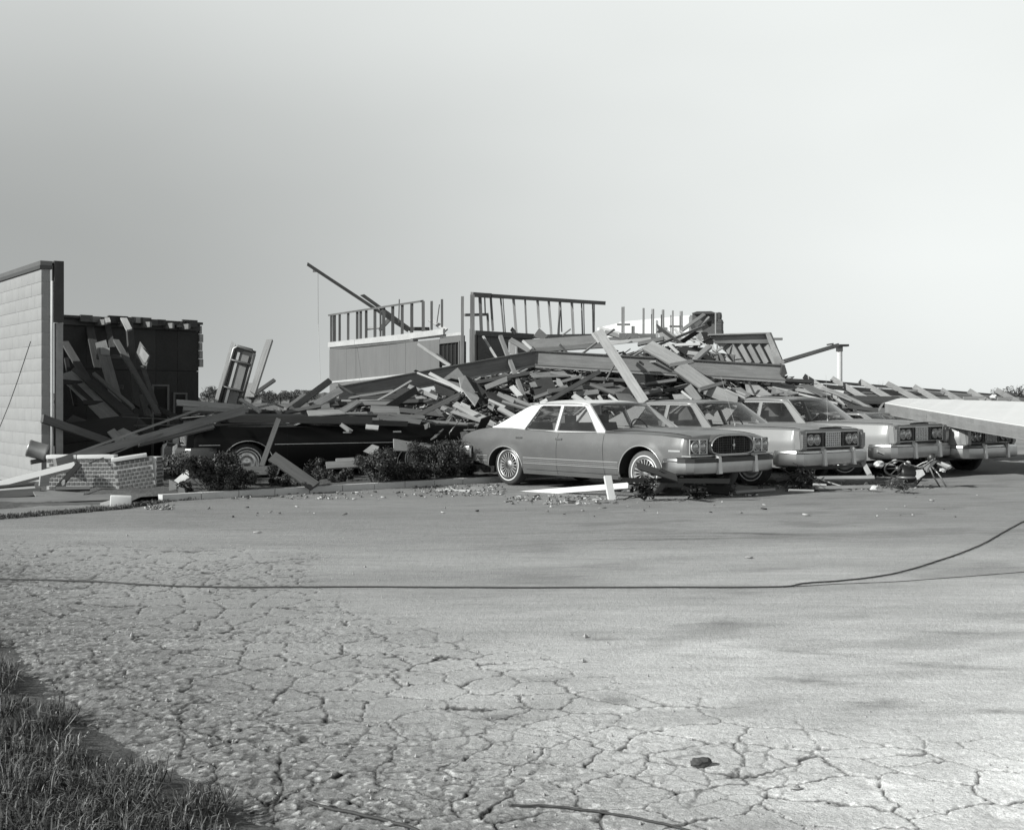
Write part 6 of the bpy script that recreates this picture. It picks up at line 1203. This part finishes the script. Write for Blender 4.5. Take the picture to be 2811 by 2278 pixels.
def chips():
    vv = []; ff = []; tt = []
    areas = [((1130, 1385), (1335, 1368), 230), ((1385, 1700), (1362, 1385), 160), ((1880, 2080), (1348, 1362), 170), ((2080, 2560), (1330, 1345), 200), ((1900, 2500), (1300, 1335), 160), ((470, 1130), (1352, 1372), 140), ((500, 2700), (1360, 1420), 60), ((400, 480), (1385, 1400), 60)]
    for (xa, xb), (ya, yb), n in areas:
        for _ in range(n):
            xx = random.uniform(xa, xb); yy = random.uniform(ya, yb)
            if xb == 1385: yy -= (xx - 1130) * .03
            p = G(xx, yy); L = random.uniform(.02, .16) * random.random() ** .6; w = random.uniform(.01, .05); a = random.uniform(0, 6.28); u = Vector((math.cos(a), math.sin(a), random.uniform(-.05, .25))).normalized(); wd = u.cross(Vector((random.gauss(0, .3), random.gauss(0, .3), 1))).normalized(); nd = u.cross(wd)
            if nd.z < 0: nd = -nd
            k = len(vv); tone = random.choice((.05, .1, .15, .2, .3, .5)); p.z = .004; L *= .7; w *= .7; t = random.uniform(.004, .02)
            for (sx, sy_, sz) in ((0, 0, 0), (1, 0, 0), (1, 1, 0), (0, 1, 0), (0, 0, 1), (1, 0, 1), (1, 1, 1), (0, 1, 1)): vv.append(p + u * sx * L + wd * (sy_ - .5) * w * random.uniform(.6, 1) + nd * sz * t); tt.append(tone)
            ff += [tuple(i + k for i in f) for f in BOXF]
    o = npmesh('wood_chips', np.array([tuple(v) for v in vv]), np.array(ff), SPL, {'tone': np.array(tt)}, smooth=False); setp(o, kind='stuff'); o['label'] = 'small chips and splinters strewn on the asphalt before the cars'
chips()
P('r2', 560, 932, 1990, 940, 62, 20.45, 21.0, .025, 'long black roof edge lying along the windows of the black car', t=.10, up=0); P('r3', 0, 1432, 1000, 1462, 46, 20.9, 21.5, .02, 'dark sagging board along the rear windows of the black car', t=.06, up=0)
P('r3', 430, 1470, 520, 1530, 20, 20.6, None, .5, 'small pale splinter hanging before the dark rear window'); P('r3', 640, 1490, 760, 1500, 40, 20.6, None, .55, 'pale torn scrap hanging before the rear side window'); P('r2', 1720, 985, 1790, 1040, 18, 20.5, None, .5, 'pale chip standing on the door sill of the black car'); P('r3', 740, 1400, 1120, 1445, 44, 21.5, 21.6, .2, 'grey board hanging over the rear of the black car', up=0); P('r3', 300, 1395, 760, 1425, 30, 21.4, 21.5, .22, 'grey edge board over the middle of the black car', up=0)
SH('r2', [(1420, 855), (1700, 848), (1760, 880), (1440, 905)], [21.6, 21.8, 21.2, 21.1], .38, label='crumbled pale board on the roof edge of the black car')
# ------------------------------------------------------------------ hedge shrubs
def shrub(pxx, pyb, wpx, hpx, label, Y=None, n=5200):
    Y = Y or (CH * F / (pyb - HZ)); c = W(pxx, pyb, Y); rx, rz = wpx / 2 * Y / F, hpx / 2 * Y / F; root = empty('shrub', (c.x, c.y, 0)); setp(root, label, 'shrub', 'evergreen shrubs along the kerb')
    r = np.random.default_rng(int(pxx)); m = 26; cen = np.stack([r.normal(0, .42, m) * rx, r.normal(0, .38, m) * rx * .8, rz * (.55 + r.uniform(0, 1.15, m))], -1); rad = r.uniform(.25, .5, m) * min(rx, rz); tone = r.uniform(.5, 1.5, m)
    k = r.integers(0, m, n); d = r.normal(0, 1, (n, 3)); d /= np.linalg.norm(d, axis=1)[:, None]; P0 = cen[k] + d * (rad[k] * r.uniform(.45, 1.0, n) ** .7 * (1 + .45 * r.random(n) ** 5))[:, None]; P0[:, 2] = np.maximum(P0[:, 2], .06)
    s = r.uniform(.012, .026, n); a = r.normal(0, 1, (n, 3)); a /= np.linalg.norm(a, axis=1)[:, None]; b = np.cross(a, d); b /= (np.linalg.norm(b, axis=1)[:, None] + 1e-6)
    co = np.stack([P0 - a * s[:, None], P0 + b * s[:, None] * .5, P0 + a * s[:, None], P0 - b * s[:, None] * .5], 1).reshape(-1, 3); q = np.arange(n * 4).reshape(-1, 4)
    o = npmesh('foliage', co, q, LEAFM, {'tone': np.repeat(.035 * tone[k] * r.uniform(.5, 1.6, n), 4)}, smooth=False); o.parent = root
    mb = MB()
    for i in range(0, m, 2): mb.tube([(cen[i][0] * .15, cen[i][1] * .15, .0), tuple(cen[i] * np.array([.6, .6, .6])), tuple(cen[i])], [.014, .009, .004], 5)
    mb.obj('stems', BARK, root)
LEAFM = mat('evergreen_leaf', 1.0, rough=.55, attr='tone')
shrub(600, 1364, 225, 122, 'large dense shrub, leftmost of the hedge, beside the brick planter', n=13000); shrub(660, 1350, 90, 70, 'small shrub close behind the leftmost one', n=2500)
shrub(840, 1350, 110, 62, 'low shrub under the tilted dark board', n=3500); shrub(878, 1330, 85, 75, 'upright small shrub right of the tilted dark board', n=3500); shrub(1035, 1340, 155, 112, 'round middle shrub with pale tips', n=6000); shrub(1010, 1300, 60, 75, 'slim shrub top behind the round middle one', n=2000)
shrub(930, 1338, 90, 52, 'low ragged shrub in the middle of the hedge', n=2600); shrub(765, 1352, 80, 44, 'low ragged shrub left of the low one under the dark board', n=2200); shrub(1085, 1334, 80, 60, 'small ragged shrub right of the round middle one', n=2400); shrub(1280, 1318, 70, 60, 'small ragged shrub touching the rear bumper of the first car', n=2200); shrub(510, 1366, 60, 46, 'tiny shrub at the left end of the hedge', n=1500)
shrub(1192, 1326, 178, 118, 'dense dark shrub next to the tail of the first car', n=12000); shrub(1140, 1332, 100, 70, 'low shrub left of the dense dark one', n=3000)
# ------------------------------------------------------------------ far trees
def tree(pxx, pyt, wpx, Y, label, bare=False, n=1600):
    c = W(pxx, 1090, Y); H = W(pxx, pyt, Y).z; wd = wpx * Y / F; root = empty('tree', (c.x, Y, -.09)); setp(root, label, 'tree'); r = np.random.default_rng(int(pxx)); mb = MB(); mb.tube([(0, 0, 0), (.1, 0, H * .5)], [wd * .03, wd * .02], 6)
    for _ in range(26 if bare else 9):
        a = r.uniform(0, 6.28); l = r.uniform(.3, .5) * wd; mb.tube([(.1, 0, H * r.uniform(.2, .5)), (math.cos(a) * l * .5, math.sin(a) * l * .5, H * r.uniform(.5, .75)), (math.cos(a) * l, math.sin(a) * l, H * r.uniform(.7, 1))], [wd * .012, wd * .007, wd * .002], 4)
    mb.obj('trunk', BARK, root)
    m = 16; cen = np.stack([r.normal(0, .24, m) * wd, r.normal(0, .24, m) * wd, H * r.uniform(.35, .85, m)], -1); rad = r.uniform(.1, .2, m) * wd; n = n // 4 if bare else n; k = r.integers(0, m, n); d = r.normal(0, 1, (n, 3)); d /= np.linalg.norm(d, axis=1)[:, None]
    P0 = cen[k] + d * rad[k][:, None]; P0[:, 2] = np.clip(P0[:, 2], .1, H); s = wd * .018; a = r.normal(0, s, (n, 3)); b = r.normal(0, s, (n, 3)); co = np.stack([P0 - a, P0 + b, P0 + a, P0 - b], 1).reshape(-1, 3)
    o = npmesh('crown', co, np.arange(n * 4).reshape(-1, 4), TREEM, smooth=False); o.parent = root
tree(572, 1058, 58, 210, 'bushy tree on the horizon right of the dark roofless room'); tree(612, 1066, 50, 230, 'smaller tree on the horizon just left of the steel tub'); 
for i, (x, y, w, lb) in enumerate(((735, 1070, 50, 'first low far tree right of the tall pale post'), (770, 1072, 50, 'second low far tree right of the tall pale post'), (808, 1069, 55, 'third low far tree, near the rising dark plank'), (845, 1071, 55, 'fourth low far tree, nearest the house shell'), (690, 1073, 45, 'low far tree between the steel tub and the tall post'), (655, 1072, 40, 'low far tree right behind the steel tub'))): tree(x, y, w, 260 + i * 7, lb)
tree(2790, 1054, 75, 240, 'bare tree on the horizon at the right edge', True, 2400); tree(2745, 1064, 55, 250, 'smaller bare tree left of the one at the right edge', True); tree(2413, 1042, 30, 200, 'bare treetop showing above the collapsed rafters', True); tree(2840, 1060, 60, 240, 'bare tree partly cut off at the right edge', True)
hl = MB(); 
r_ = random.Random(3); n = 260
for i in range(n):
    x = -420 + 840 * i / n; y = 330 + r_.uniform(-15, 15); h = r_.uniform(1.6, 3.2); w = r_.uniform(2, 5); hl.add([(x - w, y, -.1), (x + w, y + 2, -.1), (x + w * .6, y + 1, h * .8), (x, y, h), (x - w * .7, y - 1, h * .7), (x, y - 3, -.1), (x, y - 2, h * .6)], [(0, 5, 6, 4), (5, 1, 2, 6), (4, 6, 3), (6, 2, 3), (0, 4, 3, 2, 1)])
o = hl.obj('far_hedgerow', TREEM); setp(o, kind='stuff'); o['label'] = 'low hedgerow along the horizon'
